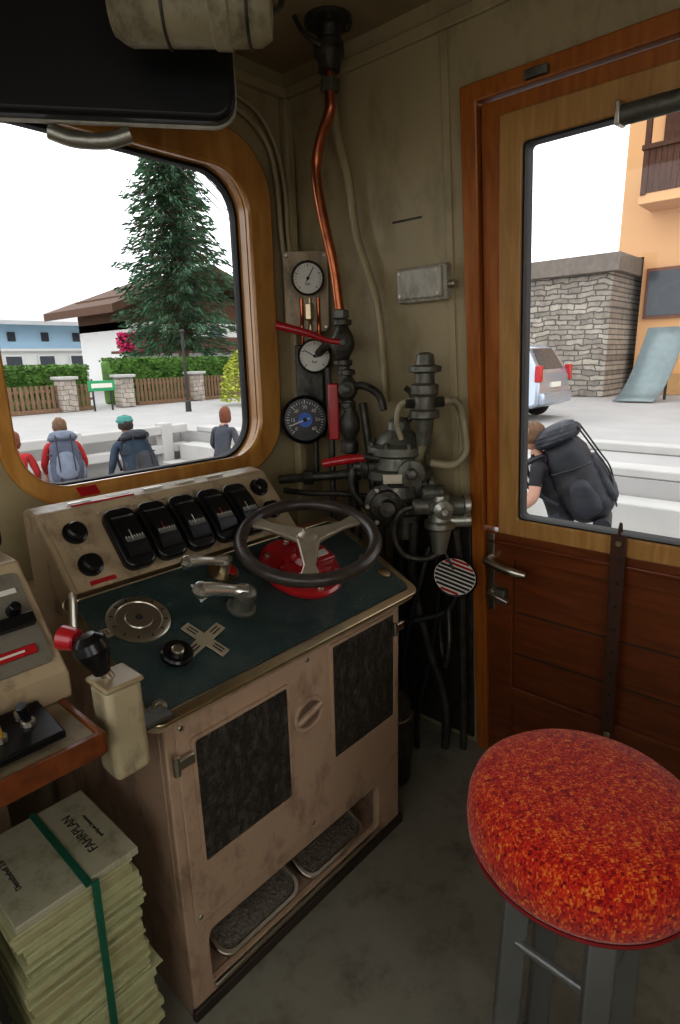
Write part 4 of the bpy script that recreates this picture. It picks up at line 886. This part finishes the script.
        cy=base+Bk*(.13*ps+.02)+Up*.17
        soft('pack_body',cy,.19*ps,.15*ps,.33*ps,pack,3.0,.5)
        soft('pack_lid',cy+Up*.33*ps,.175*ps,.155*ps,.075*ps,packm2,2.6)
        soft('pack_pocket',cy+Bk*.15*ps-Up*.07*ps,.13*ps,.05*ps,.18*ps,packm2,2.8)
        for sg in(-1,1): soft('side_pocket_%d'%sg,cy+V((sg*.185*ps,0,0))-Up*.13*ps,.045*ps,.09*ps,.14*ps,packm2,2.6)
        rb=cy-Up*.36*ps+Bk*.02
        tube('bedroll',[tr(rb+V((-.18*ps,0,0))),tr(rb),tr(rb+V((.18*ps,0,0)))],.06*k*ps,packm2,e,seg=16)
        for sg in(-1,1):
            tube('shoulder_strap_%d'%sg,[tr(cy-Bk*.13*ps+V((sg*.10,0,0))+Up*.22),tr(V((sg*.11,lean*.9-.03,1.475))),tr(V((sg*.12,lean+.10,1.36))),tr(V((sg*.14,lean*.6+.12,1.2))),tr(V((sg*.17,.03,1.08)))],.018*k,packm2,e)
            tube('compression_strap_%d'%sg,[tr(cy+V((sg*.09*ps,0,0))+Up*.33*ps+Bk*.15*ps),tr(cy+V((sg*.09*ps,0,0))+Bk*.19*ps+Up*.1),tr(cy+V((sg*.09*ps,0,0))-Up*.06*ps+Bk*.205*ps),tr(cy+V((sg*.09*ps,0,0))-Up*.28*ps+Bk*.15*ps)],.007*k,blackm,e)
            tube('side_strap_%d'%sg,[tr(cy+V((sg*.195*ps,0,0))-Bk*.12*ps+Up*.12),tr(cy+V((sg*.205*ps,0,0))+Up*.10),tr(cy+V((sg*.17*ps,0,0))+Bk*.14*ps+Up*.08)],.007*k,blackm,e)
    return e
redj=M('red_jacket',(.36,.02,.02),.8);bluj=M('navy_jacket',(.03,.05,.08),.8);dtr=M('dark_trousers',(.035,.04,.055),.85);gry=M('grey_pack',(.07,.08,.115),.8,var=.4,scale=8);gry2=M('light_grey_pack',(.15,.17,.22),.8,var=.3,scale=9);nav=M('navy_pack',(.012,.028,.048),.8,var=.4,scale=8);teal=M('teal_cap',(.06,.24,.21),.8)
gj=M('grey_jacket',(.06,.065,.08),.85,var=.3);haird=M('dark_hair',(.03,.02,.015),.7,var=.4,scale=30);hairr=M('reddish_hair',(.16,.05,.022),.7,var=.4,scale=30);hairb=M('brown_hair',(.13,.07,.035),.7,var=.4,scale=30)
blkp=M('black_pack',(.010,.011,.016),.6,var=.5,scale=9);blkp2=M('charcoal_pack',(.018,.020,.028),.6,var=.5,scale=9);blks=M('black_shirt',(.014,.014,.018),.8)
def face(x,y,dx,dy): return math.atan2(-dx,dy)
human('hiker',(3.22,7.75,-.95),face(0,0,.35,1),1.72,redj,dtr,hairb,gry,gry2,ps=.98,drop=.10)
human('hiker',(3.76,6.95,-.95),face(0,0,.1,1),1.74,bluj,dtr,haird,nav,blkp2,hat=teal,ps=.95,drop=.10)
human('hiker',(5.50,7.45,-.95),face(0,0,1,.3),1.70,gj,dtr,hairr,None,None,longhair=True)
human('hiker',(2.66,7.9,-.95),face(0,0,.5,1),1.60,redj,dtr,hairr,None,None,longhair=True)
human('hiker',(5.05,1.90,-.95),face(0,0,-.30,1),1.80,blks,dtr,hairb,blkp,blkp2,lean=.24,sleeve=False,ps=1.18,drop=.03)

# ------------------------------------------------------------------ light
w=bpy.data.worlds.new('overcast_sky');scene.world=w;w.use_nodes=True
bg=w.node_tree.nodes['Background'];bg.inputs[0].default_value=(.96,.98,1,1);bg.inputs[1].default_value=1.95
def area(name,loc,target,sx,sy,p,col=(1,.95,.88)):
    l=bpy.data.lights.new(name,'AREA');l.shape='RECTANGLE';l.size=sx;l.size_y=sy;l.energy=p;l.color=col
    o=bpy.data.objects.new(name,l);scene.collection.objects.link(o);o.location=loc;o.rotation_euler=(V(target)-V(loc)).to_track_quat('-Z','Y').to_euler();return o
area('fill_left_window',(-1.15,-.3,1.5),(1,-.1,1.2),.9,1.0,2.6)  # added fill lamp outside the left window opening, brightens the cab
area('fill_rear_opening',(.0,-1.2,1.5),(.4,1,1.1),.8,1.0,2.6)  # unseen fill lamp beyond the rear opening, added to brighten the desk front
# ------------------------------------------------------------------ camera
dn=V((.0239,.967,.2538)).normalized();Yc=V((-.7445,-.152,.650));Yc=(Yc-dn*Yc.dot(dn)).normalized();Xc=dn.cross(Yc)
if Xc.x<0: Xc=-Xc
right=V((Xc.x,Yc.x,-dn.x));down=V((Xc.y,Yc.y,-dn.y));fwd=V((Xc.z,Yc.z,-dn.z))
cd=bpy.data.cameras.new('camera');cam=bpy.data.objects.new('camera',cd);scene.collection.objects.link(cam)
Mx=Matrix((right,-down,-fwd)).transposed().to_4x4();Mx.translation=V((0,0,1.45));cam.matrix_world=Mx
cd.sensor_fit='VERTICAL';cd.sensor_height=24;cd.lens=585/1024*24;cd.clip_start=.02;cd.clip_end=500
scene.camera=cam
try:
    scene.view_settings.view_transform='Standard';scene.view_settings.exposure=0
except Exception: pass
for lk in ('Medium High Contrast','Standard - Medium High Contrast'):
    try:
        scene.view_settings.look=lk;break
    except Exception: pass
